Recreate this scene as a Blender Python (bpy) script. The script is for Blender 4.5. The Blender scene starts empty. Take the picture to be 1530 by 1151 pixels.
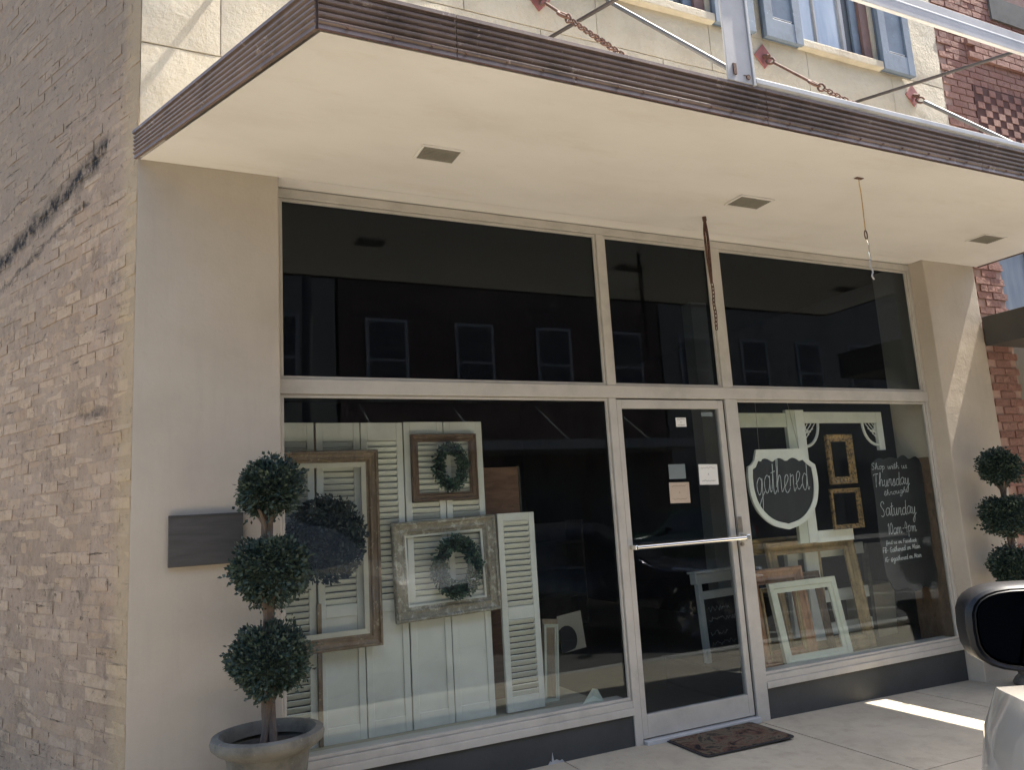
import bpy, math, random
from mathutils import Vector, Matrix, noise
R = math.radians
random.seed(11)
scene = bpy.context.scene
C = scene.collection

# ------------------------------------------------------------------ camera, sky, sun, exposure
cam_d = bpy.data.cameras.new('camera')
cam = bpy.data.objects.new('camera', cam_d); C.objects.link(cam)
yaw, pitch, roll = 0.44988, 0.16321, -0.05903
fw = Vector((math.sin(yaw)*math.cos(pitch), math.cos(yaw)*math.cos(pitch), math.sin(pitch)))
r0 = Vector((math.cos(yaw), -math.sin(yaw), 0)); u0 = r0.cross(fw)
rt = r0*math.cos(roll)+u0*math.sin(roll); up = -r0*math.sin(roll)+u0*math.cos(roll)
M = Matrix((rt, up, -fw)).transposed().to_4x4(); M.translation = Vector((-1.0145, -4.1519, 1.4697))
cam.matrix_world = M
cam_d.sensor_width = 36; cam_d.lens = 36*1149.97/1530; cam_d.clip_start = .02; cam_d.clip_end = 400
scene.camera = cam

to_sun = Vector((.575, -.040, 1)).normalized()
world = bpy.data.worlds.new('World'); scene.world = world; world.use_nodes = True
wn = world.node_tree.nodes; wl = world.node_tree.links
bg = wn.get('Background') or wn.new('ShaderNodeBackground')
wo = wn.get('World Output') or wn.new('ShaderNodeOutputWorld')
sky = wn.new('ShaderNodeTexSky'); sky.sky_type = 'NISHITA'; sky.sun_disc = False
sky.sun_elevation = math.asin(to_sun.z)
sky.sun_rotation = math.atan2(to_sun.x, to_sun.y)
sky.dust_density = 2.5; sky.air_density = 1.0
wl.new(sky.outputs[0], bg.inputs['Color']); bg.inputs['Strength'].default_value = .10
wl.new(bg.outputs[0], wo.inputs['Surface'])
sd = bpy.data.lights.new('sun', 'SUN'); sd.energy = 5.0; sd.angle = R(.5); sd.color = (1, .93, .82)
sun = bpy.data.objects.new('sun', sd); C.objects.link(sun)
sun.rotation_euler = to_sun.to_track_quat('Z', 'Y').to_euler(); sun.location = (6, -6, 12)
scene.view_settings.view_transform = 'Standard'; scene.view_settings.look = 'None'
scene.view_settings.gamma = 1; scene.view_settings.use_curve_mapping = False
scene.view_settings.exposure = 2.24

# ------------------------------------------------------------------ helpers
class MB:
    def __init__(s): s.v = []; s.f = []
    def add(s, vs, fs):
        n = len(s.v); s.v += [tuple(v) for v in vs]; s.f += [tuple(i+n for i in f) for f in fs]; return s
    def box(s, x0, x1, y0, y1, z0, z1, T=None):
        vs = [Vector(p) for p in ((x0,y0,z0),(x1,y0,z0),(x1,y1,z0),(x0,y1,z0),(x0,y0,z1),(x1,y0,z1),(x1,y1,z1),(x0,y1,z1))]
        if T: vs = [T @ v for v in vs]
        return s.add(vs, [(0,3,2,1),(4,5,6,7),(0,1,5,4),(1,2,6,5),(2,3,7,6),(3,0,4,7)])
    def hexa(s, vs): return s.add(vs, [(0,3,2,1),(4,5,6,7),(0,1,5,4),(1,2,6,5),(2,3,7,6),(3,0,4,7)])
    def prism(s, poly, a, b, axis='y'):
        n = len(poly)
        def P(p, t):
            if axis == 'y': return (p[0], t, p[1])
            if axis == 'x': return (t, p[0], p[1])
            return (p[0], p[1], t)
        vs = [P(p, a) for p in poly]+[P(p, b) for p in poly]
        fs = [tuple(range(n)), tuple(range(2*n-1, n-1, -1))]+[(i, i+n, (i+1) % n+n, (i+1) % n) for i in range(n)]
        return s.add(vs, fs)
    def tube(s, pts, r, n=8, closed=False):
        pts = [Vector(p) for p in pts]; N = len(pts); rings = []; prev = None
        for i, p in enumerate(pts):
            if closed: t = (pts[(i+1) % N]-pts[i-1]).normalized()
            else: t = (pts[min(i+1, N-1)]-pts[max(i-1, 0)]).normalized()
            if prev is None: a = t.orthogonal().normalized()
            else: a = (prev-t*prev.dot(t)); a = a.normalized() if a.length > 1e-6 else t.orthogonal().normalized()
            prev = a; b = t.cross(a); rr = r[i] if isinstance(r, (list, tuple)) else r
            rings.append([p+(a*math.cos(k*2*math.pi/n)+b*math.sin(k*2*math.pi/n))*rr for k in range(n)])
        vs = [v for rg in rings for v in rg]; fs = []
        for i in range(N if closed else N-1):
            j = (i+1) % N
            for k in range(n): fs.append((i*n+k, i*n+(k+1) % n, j*n+(k+1) % n, j*n+k))
        if not closed: fs += [tuple(range(n-1, -1, -1)), tuple((N-1)*n+k for k in range(n))]
        return s.add(vs, fs)
    def lathe(s, prof, n=32, c=(0,0,0), flute=0, fl=(0,1)):
        vs = []
        for (r, z) in prof:
            for k in range(n):
                a = k*2*math.pi/n; q = r
                if flute and fl[0] <= z <= fl[1]: q = r*(1-flute*(.5+.5*math.cos(a*18)))
                vs.append((c[0]+q*math.cos(a), c[1]+q*math.sin(a), c[2]+z))
        fs = []
        for i in range(len(prof)-1):
            for k in range(n): fs.append((i*n+k, i*n+(k+1) % n, (i+1)*n+(k+1) % n, (i+1)*n+k))
        return s.add(vs, fs)
    def mesh(s, name, mat, smooth=False):
        me = bpy.data.meshes.new(name); me.from_pydata(s.v, [], s.f); me.validate(); me.update()
        if mat: me.materials.append(mat)
        if smooth: me.polygons.foreach_set('use_smooth', [True]*len(me.polygons))
        return me
    def build(s, name, mat, parent=None, smooth=False, bevel=0, seg=2):
        o = bpy.data.objects.new(name, s.mesh(name, mat, smooth)); C.objects.link(o)
        if parent: o.parent = parent
        if bevel:
            m = o.modifiers.new('bevel', 'BEVEL'); m.width = bevel; m.segments = seg; m.limit_method = 'ANGLE'
        if smooth and not bevel:
            try: o.data.set_sharp_from_angle(angle=R(40))
            except Exception: pass
        return o
def tag(o, label=None, cat=None, group=None, kind=None):
    if label: o['label'] = label
    if cat: o['category'] = cat
    if group: o['group'] = group
    if kind: o['kind'] = kind
    return o
def thing(name, loc, label, cat, group=None, rot=(0,0,0)):
    o = bpy.data.objects.new(name, None); o.empty_display_size = .1; C.objects.link(o)
    o.location = loc; o.rotation_euler = rot; return tag(o, label, cat, group)
def inst(name, me, parent, loc=(0,0,0), rot=(0,0,0), sc=(1,1,1)):
    o = bpy.data.objects.new(name, me); C.objects.link(o); o.parent = parent
    o.location = loc; o.rotation_euler = rot; o.scale = sc; return o
def copy_tree(o, parent=None):
    c = o.copy(); C.objects.link(c); c.parent = parent
    for ch in list(o.children): copy_tree(ch, c)
    return c
def J(a): return random.uniform(-a, a)
def catmull(pts, k=6):
    out = []; n = len(pts)
    for i in range(n-1):
        p0 = Vector(pts[max(i-1,0)]); p1 = Vector(pts[i]); p2 = Vector(pts[i+1]); p3 = Vector(pts[min(i+2,n-1)])
        for j in range(k):
            t = j/k
            out.append(.5*((2*p1)+(-p0+p2)*t+(2*p0-5*p1+4*p2-p3)*t*t+(-p0+3*p1-3*p2+p3)*t**3))
    out.append(Vector(pts[-1])); return out

# ------------------------------------------------------------------ materials
class NT:
    def __init__(s, name, rough=.7, metal=0, spec=.5):
        s.m = bpy.data.materials.new(name); s.m.use_nodes = True; s.t = s.m.node_tree; s.n = s.t.nodes; s.l = s.t.links
        s.b = s.n['Principled BSDF']; s.b.inputs['Roughness'].default_value = rough; s.b.inputs['Metallic'].default_value = metal
        s.b.inputs['Specular IOR Level'].default_value = spec
        s.geo = s.n.new('ShaderNodeNewGeometry'); s.tc = s.n.new('ShaderNodeTexCoord')
    def pos(s, scale=(1,1,1), obj=False, rot=(0,0,0)):
        mp = s.n.new('ShaderNodeMapping'); s.l.new(s.tc.outputs['Object'] if obj else s.geo.outputs['Position'], mp.inputs['Vector'])
        mp.inputs['Scale'].default_value = scale; mp.inputs['Rotation'].default_value = rot; return mp.outputs[0]
    def noise(s, scale, detail=6, rough=.6, vec=None, dist=0, obj=False):
        t = s.n.new('ShaderNodeTexNoise'); t.inputs['Scale'].default_value = scale; t.inputs['Detail'].default_value = detail
        t.inputs['Roughness'].default_value = rough; t.inputs['Distortion'].default_value = dist
        s.l.new(vec or s.pos(obj=obj), t.inputs['Vector']); return t.outputs['Fac']
    def ramp(s, fac, stops, interp='LINEAR'):
        r = s.n.new('ShaderNodeValToRGB'); s.l.new(fac, r.inputs[0]); e = r.color_ramp.elements; r.color_ramp.interpolation = interp
        while len(e) < len(stops): e.new(.5)
        for i, (p, c) in enumerate(stops):
            e[i].position = p; e[i].color = (*c, 1) if isinstance(c, tuple) else (c, c, c, 1)
        return r.outputs[0]
    def mix(s, fac, a, b, mode='MIX'):
        m = s.n.new('ShaderNodeMix'); m.data_type = 'RGBA'; m.blend_type = mode
        for sock, v in ((m.inputs['Factor'], fac), (m.inputs['A'], a), (m.inputs['B'], b)):
            if hasattr(v, 'is_output'): s.l.new(v, sock)
            elif isinstance(v, tuple): sock.default_value = (*v, 1)
            else: sock.default_value = v
        return m.outputs['Result']
    def math(s, op, a, b=0, clamp=False):
        m = s.n.new('ShaderNodeMath'); m.operation = op; m.use_clamp = clamp
        for i, v in enumerate((a, b)):
            if hasattr(v, 'is_output'): s.l.new(v, m.inputs[i])
            else: m.inputs[i].default_value = v
        return m.outputs[0]
    def rand(s):
        oi = s.n.new('ShaderNodeObjectInfo')
        return s.math('FRACT', s.math('ADD', oi.outputs['Random'], s.geo.outputs['Random Per Island']))
    def color(s, c):
        if hasattr(c, 'is_output'): s.l.new(c, s.b.inputs['Base Color'])
        else: s.b.inputs['Base Color'].default_value = (*c, 1)
        return s
    def bump(s, h, strength=.3, dist=.01):
        b = s.n.new('ShaderNodeBump'); b.inputs['Strength'].default_value = strength; b.inputs['Distance'].default_value = dist
        s.l.new(h, b.inputs['Height']); s.l.new(b.outputs[0], s.b.inputs['Normal']); return s
    def rough(s, v): s.l.new(v, s.b.inputs['Roughness']); return s

def paint(name, c, var=.12, rough=.55, scale=3, bump=.05, bs=60, wear=None, metal=0, spec=.5):
    t = NT(name, rough, metal, spec); n = t.noise(scale, 7, .65)
    a = tuple(x*(1-var*1.6) for x in c); b = tuple(min(1, x*(1+var)) for x in c)
    col = t.ramp(n, [(.3, a), (.5, c), (.72, b)])
    if wear:
        w = t.ramp(t.noise(scale*5, 10, .75), [(wear[1], 0.0), (wear[1]+.05, 1.0)])
        col = t.mix(w, col, wear[0])
    t.color(col); t.bump(t.noise(bs, 4, .6), bump, .004); return t.m

def mat_pillar():
    t = NT('painted_stucco', .8); v = t.noise(1.6, 7, .6); fine = t.noise(28, 5, .6)
    c = t.ramp(v, [(.3, (.40,.345,.275)), (.55, (.46,.40,.32)), (.75, (.49,.435,.36))])
    st = t.ramp(t.noise(3.2, 8, .7, t.pos((5,5,.5))), [(.5, 0.0), (.8, .35)])
    c = t.mix(st, c, (.36,.31,.26)); c = t.mix(t.ramp(fine, [(.66,0.0),(.74,.3)]), c, (.3,.26,.22))
    t.color(c); t.bump(t.math('ADD', t.noise(45, 6, .65), t.math('MULTIPLY', t.noise(6, 4), 3)), .28, .006); return t.m
def mat_soffit():
    t = NT('painted_soffit', .75); v = t.noise(.9, 6, .6, t.pos((1,2.2,1)))
    c = t.ramp(v, [(.3, (.62,.585,.535)), (.5, (.68,.65,.60)), (.75, (.73,.70,.655))])
    c = t.mix(t.ramp(t.noise(40, 3), [(.74,0.0),(.78,.5)]), c, (.4,.33,.25))
    c = t.mix(t.ramp(t.noise(1.7, 8, .7, t.pos((1,3,1))), [(.56,0.0),(.72,.25)]), c, (.5,.42,.32))
    t.color(c); t.bump(t.noise(7, 5, .5), .2, .012); return t.m
def mat_stone():
    t = NT('cream_stucco', .9); v = t.noise(2.2, 9, .7); f = t.noise(26, 8, .75)
    c = t.ramp(v, [(.28, (.38,.32,.23)), (.5, (.48,.42,.315)), (.75, (.53,.48,.38))])
    st = t.ramp(t.noise(2.6, 8, .75, t.pos((3,3,.5))), [(.52, 0.0), (.75, .55)])
    c = t.mix(st, c, (.50,.40,.27)); c = t.mix(t.ramp(f, [(.3,.45),(.42,0.0)]), c, (.45,.34,.2))
    t.color(c); t.bump(t.math('ADD', t.noise(34, 10, .75), t.math('MULTIPLY', t.noise(9, 6), 1.6)), .8, .014); return t.m
def mat_side_brick(name, cols, mortar_smear, seedoff=0, rough=.92, smear=.5, soot=True, tar=False):
    t = NT(name, rough, 0, .2); r = t.rand()
    c = t.ramp(r, [(i/(len(cols)-1), k) for i, k in enumerate(cols)])
    c = t.mix(t.ramp(t.noise(22, 8, .75), [(.3,.55),(.6,0.0)]), c, tuple(x*.5 for x in cols[1]))
    sm = t.ramp(t.noise(2.3, 9, .72, t.pos((1,1,1.3))), [(.5-.18*smear, 0.0), (.78, smear+.25)])
    c = t.mix(sm, c, mortar_smear)
    c = t.mix(t.ramp(t.noise(60, 4, .7), [(.62,0.0),(.72,.55)]), c, tuple(x*.3 for x in cols[0]))
    if soot:
        c = t.mix(t.ramp(t.noise(3.1, 10, .8, t.pos((1.2,1.2,1))), [(.54,0.0),(.72,.8)]), c, (.075,.060,.046))
    if tar:
        sx = t.n.new('ShaderNodeSeparateXYZ'); t.l.new(t.geo.outputs['Position'], sx.inputs[0])
        # bricks turn darker brown higher up and further back, broken up by noise
        h = t.math('ADD', sx.outputs['Z'], t.math('MULTIPLY', sx.outputs['Y'], .55))
        h = t.math('ADD', h, t.math('MULTIPLY', t.noise(1.4, 8, .7), 1.8))
        c = t.mix(t.ramp(t.math('MULTIPLY', h, .125), [(.52,0.0),(.66,.66)]), c, (.24,.195,.15))
        # brown drips
        c = t.mix(t.ramp(t.noise(2.4, 7, .7, t.pos((4,4,.35))), [(.58,0.0),(.68,.5)]), c, (.30,.20,.13))
        # yellowish quoin bricks at the corner
        q = t.math('ADD', sx.outputs['Y'], t.math('MULTIPLY', t.noise(9, 4), .16))
        # dark hollow joints running with the courses
        c = t.mix(t.ramp(t.noise(2.2, 9, .8, t.pos((1.1,1.1,15))), [(.605,0.0),(.635,.85)]), c, (.035,.027,.02))
        c = t.mix(t.ramp(t.noise(19, 9, .8), [(.575,0.0),(.63,.75)]), c, (.06,.045,.034))
        c = t.mix(t.ramp(t.noise(4.5, 9, .8, t.pos((1,1,.6))), [(.60,0.0),(.68,.45)]), c, (.55,.48,.40))
        c = t.mix(t.ramp(q, [(.16,.4),(.26,0.0)]), c, (.48,.37,.21))
        # tar left by a vanished lean-to roof: a ragged black line falling towards the back, broken up by noise
        u = t.math('ADD', t.math('MULTIPLY', t.math('ADD', sx.outputs['X'], 1.075), -.447), t.math('MULTIPLY', sx.outputs['Y'], .894))
        for (z_, k_, off, ulo, uhi, wd) in ((3.64, .205, .15, .33, 9, .105), (3.44, .20, .2, .5, 9, .026), (2.09, -.02, .12, .26, .52, .035), (3.92, .20, .2, .8, 9, .018)):
            d = t.math('ABSOLUTE', t.math('ADD', t.math('SUBTRACT', t.math('ADD', sx.outputs['Z'], t.math('MULTIPLY', u, k_)), z_), t.math('MULTIPLY', t.math('SUBTRACT', t.noise(7, 9, .75), .5), off)))
            m1 = t.ramp(t.math('DIVIDE', d, wd), [(.20,1.0 if wd > .1 else .7),(.95,0.0)])
            m2 = t.ramp(t.math('ADD', u, t.math('MULTIPLY', t.noise(12, 6, .7), .12)), [(min(.98,ulo+.05),0.0),(min(.99,ulo+.09),1.0)])
            m3 = t.ramp(t.math('MULTIPLY', u, .1), [(min(.98,uhi*.1),1.0),(min(.99,uhi*.1+.01),0.0)])
            m4 = t.ramp(t.noise(15, 9, .75), [(.40,0.25),(.56,1.0)])
            mm = t.math('MULTIPLY', t.math('MULTIPLY', m1, m2), t.math('MULTIPLY', m3, m4))
            c = t.mix(mm, c, (.017,.016,.016))
    t.color(c); t.bump(t.math('ADD', t.noise(70, 8, .75), t.math('MULTIPLY', t.noise(16, 5), 2.2)), .75, .01); return t.m
def mat_wood(name, a, b, rough=.65, sc=(2,2,26), obj=False, wear=None):
    t = NT(name, rough); v = t.noise(2.2, 9, .7, t.pos(sc, obj=obj), .6)
    c = t.ramp(v, [(.3, a), (.7, b)])
    if wear: c = t.mix(t.ramp(t.noise(24, 9, .75), [(wear[1],0.0),(wear[1]+.08,1.0)]), c, wear[0])
    t.color(c); t.bump(v, .25, .004); return t.m
def mat_glass(name, f0=.02, tint=(1,1,1), dirt=.012):
    t = NT(name); t.n.remove(t.b)
    tr = t.n.new('ShaderNodeBsdfTransparent'); tr.inputs[0].default_value = (*tint, 1)
    gl = t.n.new('ShaderNodeBsdfGlossy'); gl.inputs['Roughness'].default_value = .0; gl.inputs['Color'].default_value = (.84,.92,1,1)
    df = t.n.new('ShaderNodeBsdfDiffuse'); df.inputs[0].default_value = (.62,.6,.55,1)
    dp = t.n.new('ShaderNodeVectorMath'); dp.operation = 'DOT_PRODUCT'
    t.l.new(t.geo.outputs['Normal'], dp.inputs[0]); t.l.new(t.geo.outputs['Incoming'], dp.inputs[1])
    a = t.math('ABSOLUTE', dp.outputs['Value']); p = t.math('POWER', t.math('SUBTRACT', 1, a), 5)
    f = t.math('ADD', t.math('MULTIPLY', p, .5), f0, True)
    # very slight waviness of plate glass
    bp = t.n.new('ShaderNodeBump'); bp.inputs['Strength'].default_value = .05; bp.inputs['Distance'].default_value = .01
    t.l.new(t.noise(1.1, 2, .5), bp.inputs['Height']); t.l.new(bp.outputs[0], gl.inputs['Normal'])
    m1 = t.n.new('ShaderNodeMixShader'); t.l.new(f, m1.inputs[0]); t.l.new(tr.outputs[0], m1.inputs[1]); t.l.new(gl.outputs[0], m1.inputs[2])
    m2 = t.n.new('ShaderNodeMixShader')
    t.l.new(t.math('MULTIPLY', t.ramp(t.noise(1.5, 8, .7), [(.3,.3),(.8,1.0)]), dirt), m2.inputs[0])
    t.l.new(m1.outputs[0], m2.inputs[1]); t.l.new(df.outputs[0], m2.inputs[2])
    t.l.new(m2.outputs[0], t.n['Material Output'].inputs['Surface']); return t.m

m_pillar = mat_pillar(); m_soffit = mat_soffit(); m_stone = mat_stone()
m_alum = paint('painted_aluminium', (.46,.43,.375), .10, .42, 5, .04, 90, ((.30,.25,.2), .66))
m_alum_dk = paint('seal_rubber', (.03,.028,.026), .2, .7)
m_kick = paint('charcoal_base_paint', (.040,.043,.043), .22, .55, 2.5, .25, 30, ((.10,.10,.095), .70))
m_bricks = mat_side_brick('weathered_tan_brick', [(.35,.245,.16),(.42,.305,.20),(.46,.34,.23),(.34,.25,.18),(.50,.375,.25),(.39,.285,.20)], (.46,.35,.26), tar=True, smear=.62)
m_mortar_side = mat_side_brick('old_lime_mortar', [(.32,.235,.165),(.39,.29,.205)], (.46,.35,.26), tar=True, smear=.5)
m_redbrick = mat_side_brick('red_brick', [(.26,.135,.105),(.31,.16,.125),(.24,.125,.10),(.35,.20,.155),(.29,.15,.12)], (.38,.26,.21), soot=False, smear=.10)
m_redmortar = paint('red_mortar', (.36,.23,.18), .15, .95, 8, .5, 60)
m_fascia = paint('bronze_fascia', (.165,.118,.095), .42, .45, 2.2, .14, 25, ((.36,.29,.24), .60), metal=.15)
m_rust = paint('rusty_steel', (.105,.052,.036), .45, .85, 14, .5, 120, ((.22,.10,.055), .56))
m_redplate = paint('red_oxide_plate', (.23,.075,.065), .25, .75, 12, .3, 80, ((.12,.05,.04), .60))
m_rodgrey = paint('weathered_rod_grey', (.13,.125,.12), .2, .6, 6); m_sign_steel = paint('grey_painted_steel', (.42,.405,.385), .14, .5, 4, .06, 60, ((.24,.18,.14), .68))
m_lightrail = paint('white_rail_paint', (.42,.42,.41), .12, .45, 4, .04, 60, ((.34,.30,.26), .66))
m_darkrod = paint('dark_rod_paint', (.045,.035,.032), .3, .6, 12, .2, 80)
m_deck = paint('roof_deck', (.55,.53,.48), .15, .9, 2)
m_vent = paint('vent_mesh', (.24,.22,.175), .12, .7, 5)
m_concrete = None
def mat_conc(name, base, crack=False, k=1.0):
    t = NT(name, .9, 0, .25); v = t.noise(1.3, 8, .7); f = t.noise(120, 3, .7); q = t.noise(9, 7, .7)
    c = t.ramp(v, [(.3, tuple(x*.80 for x in base)), (.55, base), (.75, tuple(x*1.10 for x in base))])
    c = t.mix(t.ramp(q, [(.50,0.0),(.72,.6)]), c, tuple(x*.66 for x in base))
    c = t.mix(t.ramp(f, [(.64,0.0),(.7,.4)]), c, tuple(x*.55 for x in base))
    c = t.mix(t.ramp(t.noise(5.3, 2, .4), [(.745,0.0),(.752,.7)]), c, (.10,.09,.08))
    t.color(c); t.bump(t.math('ADD', f, t.math('MULTIPLY', t.noise(25, 5), 2)), .3*k, .004); return t.m
m_walk = mat_conc('pavement_concrete', (.42,.365,.275)); m_joint = paint('joint_dirt', (.075,.065,.055), .3, .95)
m_kerb = mat_conc('kerb_concrete', (.40,.38,.34)); m_asphalt = mat_conc('asphalt', (.090,.085,.078), k=2)
m_walkfar = mat_conc('far_pavement_concrete', (.16,.15,.14))
m_glass = mat_glass('shop_glass', .018, (.97,.99,.98), .004); m_glass_up = mat_glass('transom_glass', .022, (.62,.66,.70), .004); m_doorglass = mat_glass('door_glass', .018, (.80,.83,.85), .005)
def mat_winglass():
    t = NT('upper_window_glass', .04, 0, .9); t.color(t.ramp(t.noise(1.4, 5, .6, t.pos((4,4,.8))), [(.3,(.22,.27,.32)),(.7,(.42,.46,.49))])); return t.m  # pale blue-grey sky reflection painted into the pane colour
m_upglass = mat_winglass()
m_darkglass = NT('dark_window_glass', .05, 0, .6).color((.012,.015,.02)).m
m_blue = paint('blue_shutter_paint', (.15,.185,.225), .16, .6, 5, .12, 70, ((.34,.40,.45), .62))
m_blue_dk = paint('blue_shutter_edge', (.075,.10,.135), .2, .65, 6)
m_brownjamb = paint('brown_window_jamb', (.17,.095,.075), .2, .6, 6)
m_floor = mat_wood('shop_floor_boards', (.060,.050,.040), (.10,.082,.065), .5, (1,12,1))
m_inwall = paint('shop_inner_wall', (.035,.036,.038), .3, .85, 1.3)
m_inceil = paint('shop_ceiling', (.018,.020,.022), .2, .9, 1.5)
m_ledge = mat_wood('display_ledge_wood', (.31,.28,.20), (.42,.38,.28), .6, (.5,8,8))
m_sage = paint('pale_sage_door_paint', (.60,.60,.535), .07, .6, 4, .10, 50, ((.34,.35,.30), .74))
m_sage_slat = paint('pale_slat_paint', (.64,.64,.57), .06, .6, 6, .06, 50)
m_shadowgap = paint('slat_gap_shade', (.10,.105,.10), .15, .9)  # dark grey stands for the shade in the gaps behind the slats
m_rustic = mat_wood('rustic_brown_wood', (.10,.066,.040), (.27,.19,.12), .6, (9,9,3), wear=((.42,.36,.26), .58))
m_walnut = mat_wood('dark_brown_wood', (.075,.045,.028), (.19,.12,.075), .55, (9,9,4), wear=((.30,.23,.15), .64))
m_ornate = mat_wood('weathered_grey_gilt', (.16,.135,.10), (.33,.30,.235), .7, (20,20,20), wear=((.46,.44,.37), .52))
m_liner = paint('linen_liner', (.50,.47,.38), .06, .85, 8)
m_gold = paint('aged_gold', (.27,.17,.065), .40, .42, 9, .12, 60, ((.06,.04,.02), .50), metal=.35)
m_golddull = paint('dull_gold', (.30,.215,.105), .3, .5, 10, .12, 60, ((.12,.08,.05), .60), metal=.15)
m_orangewood = mat_wood('reddish_frame_wood', (.16,.08,.04), (.40,.21,.11), .5, (7,7,3))
m_chippy = paint('chipped_white_paint', (.60,.61,.55), .08, .65, 5, .2, 50, ((.30,.27,.21), .66))
m_cream = paint('cream_frame_paint', (.46,.48,.39), .1, .65, 6, .15, 60, ((.27,.25,.19), .66))
m_board = paint('chalkboard', (.010,.012,.014), .25, .6, 4)
m_chalk = paint('chalk', (.42,.44,.44), .12, .95, 30); m_chalkdim = paint('faint_chalk', (.30,.31,.31), .3, .95, 30)
m_leafboard = mat_wood('brown_board_wood', (.15,.08,.05), (.28,.155,.10), .6, (3,3,14))
m_plank = mat_wood('pale_plank_wood', (.24,.175,.11), (.36,.28,.19), .65, (12,12,2))
m_plaque = mat_wood('dark_plaque_wood', (.042,.040,.037), (.075,.07,.064), .6, (2,2,18))
m_pot = paint('weathered_urn', (.125,.115,.092), .3, .85, 9, .35, 60, ((.23,.215,.175), .62))
m_soil = paint('potting_soil', (.045,.036,.028), .4, .95, 30, .8, 90)
m_bark = mat_wood('topiary_bark', (.055,.040,.030), (.15,.112,.085), .85, (16,16,5))
def mat_leaf(name, stops):
    t = NT(name, .52, 0, .35); c = t.ramp(t.rand(), stops)
    c = t.mix(t.ramp(t.noise(14, 3), [(.4,0.0),(.7,.35)]), c, (.085,.12,.085)); t.color(c)
    t.b.inputs['Transmission Weight'].default_value = 0; return t.m
m_leaf = mat_leaf('boxwood_leaves', [(0,(.014,.027,.021)),(.5,(.028,.048,.036)),(.85,(.048,.074,.052)),(1,(.085,.11,.075))])
m_wreath = mat_leaf('wreath_leaves', [(0,(.020,.046,.036)),(.5,(.036,.075,.055)),(1,(.07,.12,.08))])
m_wreathdk = mat_leaf('dark_wreath_leaves', [(0,(.012,.020,.024)),(1,(.035,.050,.055))])
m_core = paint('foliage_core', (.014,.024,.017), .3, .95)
m_paperw = paint('white_paper', (.70,.69,.64), .03, .8); m_papert = paint('kraft_paper', (.46,.37,.28), .05, .8); m_ink = paint('ink', (.16,.14,.12), .1, .9)
m_papergr = paint('grey_card', (.16,.19,.19), .06, .8)
m_chrome = NT('chrome', .14, 1).color((.82,.80,.76)).m
m_brass = NT('brass', .25, 1).color((.75,.52,.22)).m
m_steelw = paint('worn_lock_steel', (.30,.27,.23), .2, .35, 20, metal=.8)
def mat_mat():
    t = NT('doormat_fibre', .98, 0, .1); v = t.noise(7, 5, .7, dist=.8)
    c = t.ramp(v, [(.36,(.022,.020,.020)),(.46,(.13,.075,.052)),(.53,(.14,.115,.08)),(.6,(.032,.028,.026)),(.70,(.15,.11,.08))])
    t.color(c); t.bump(t.noise(240, 2), 1, .006); return t.m
m_mat = mat_mat(); m_matedge = paint('doormat_rubber', (.022,.019,.018), .2, .8)
m_carw = NT('silver_white_car_paint', .28, .3, .6).color((.40,.375,.335)).m; m_carw.node_tree.nodes['Principled BSDF'].inputs['Coat Weight'].default_value = .8
m_card = NT('dark_car_paint', .2, 0, .6).color((.012,.016,.028)).m; m_card.node_tree.nodes['Principled BSDF'].inputs['Coat Weight'].default_value = .8
m_black = paint('black_plastic', (.006,.006,.007), .2, .42, 8, .05, spec=.28); m_tyre = paint('tyre_rubber', (.022,.020,.019), .2, .85, 10)
m_mirror = NT('mirror_glass', .02, 1).color((.05,.06,.07)).m
m_alloy = NT('alloy_wheel', .3, .9).color((.5,.5,.5)).m; m_lamp = NT('headlamp_lens', .08, 0, .9).color((.75,.76,.78)).m
m_cardboard = paint('cream_box_card', (.36,.33,.26), .08, .85, 3)
m_awn = paint('charcoal_awning_metal', (.055,.052,.048), .2, .6, 3)
m_farbrick = paint('far_red_brick', (.10,.062,.050), .2, .9, 5); m_farcream = paint('far_cream_wall', (.20,.185,.155), .1, .9, 2)
m_fargrey = paint('far_grey_wall', (.10,.105,.105), .15, .9, 2); m_farwhite = paint('far_white_trim', (.30,.29,.27), .06, .8); m_palepaint = paint('faded_paint', (.36,.36,.35), .2, .8)

# ------------------------------------------------------------------ key dimensions (metres; facade plane y = 0)
XL, X0, X3, X4, XE = -1.075, -.372, 4.915, 4.935, 5.60
H = 3.378; GF = .121
def gz(x): return 0.0 if x < 1.8 else -(x-1.8)*.0178           # the pavement falls gently to the right
SD = Vector((-.447, .894, 0)); SN = Vector((-.894, -.447, 0))    # side wall runs back at a slant

# ------------------------------------------------------------------ ground
def ground_sheet(name, x0, x1, y0, y1, z, mat, nx=1, parent=None):
    b = MB(); xs = [x0+(x1-x0)*i/nx for i in range(nx+1)]
    b.add([(x, y, z+gz(x) if nx > 1 else z) for x in xs for y in (y0, y1)], [(2*i, 2*i+2, 2*i+3, 2*i+1) for i in range(nx)])
    return b.build(name, mat, parent)
tag(ground_sheet('street', -150, 150, -150, 150, -.16, m_asphalt), 'asphalt street in front of the shop', kind='structure')
b = MB(); b.box(-40, 40, -2.02, 12, -.4, -.2); b.build('pavement_bed', m_joint)['kind'] = 'structure'
pave = bpy.data.objects.new('pavement', None); C.objects.link(pave); tag(pave, 'pale concrete pavement in scored slabs along the shopfront', kind='structure')
b = MB()
for i in range(24):
    xa, xb = -22+i*2, -20+i*2
    b.hexa([(xa,-2.01,-.2),(xb,-2.01,-.2),(xb,.3,-.2),(xa,.3,-.2),(xa,-2.01,gz(xa)-.010),(xb,-2.01,gz(xb)-.010),(xb,.3,gz(xb)-.010),(xa,.3,gz(xa)-.010)])
b.build('joint_filler', m_joint, pave)
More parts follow.
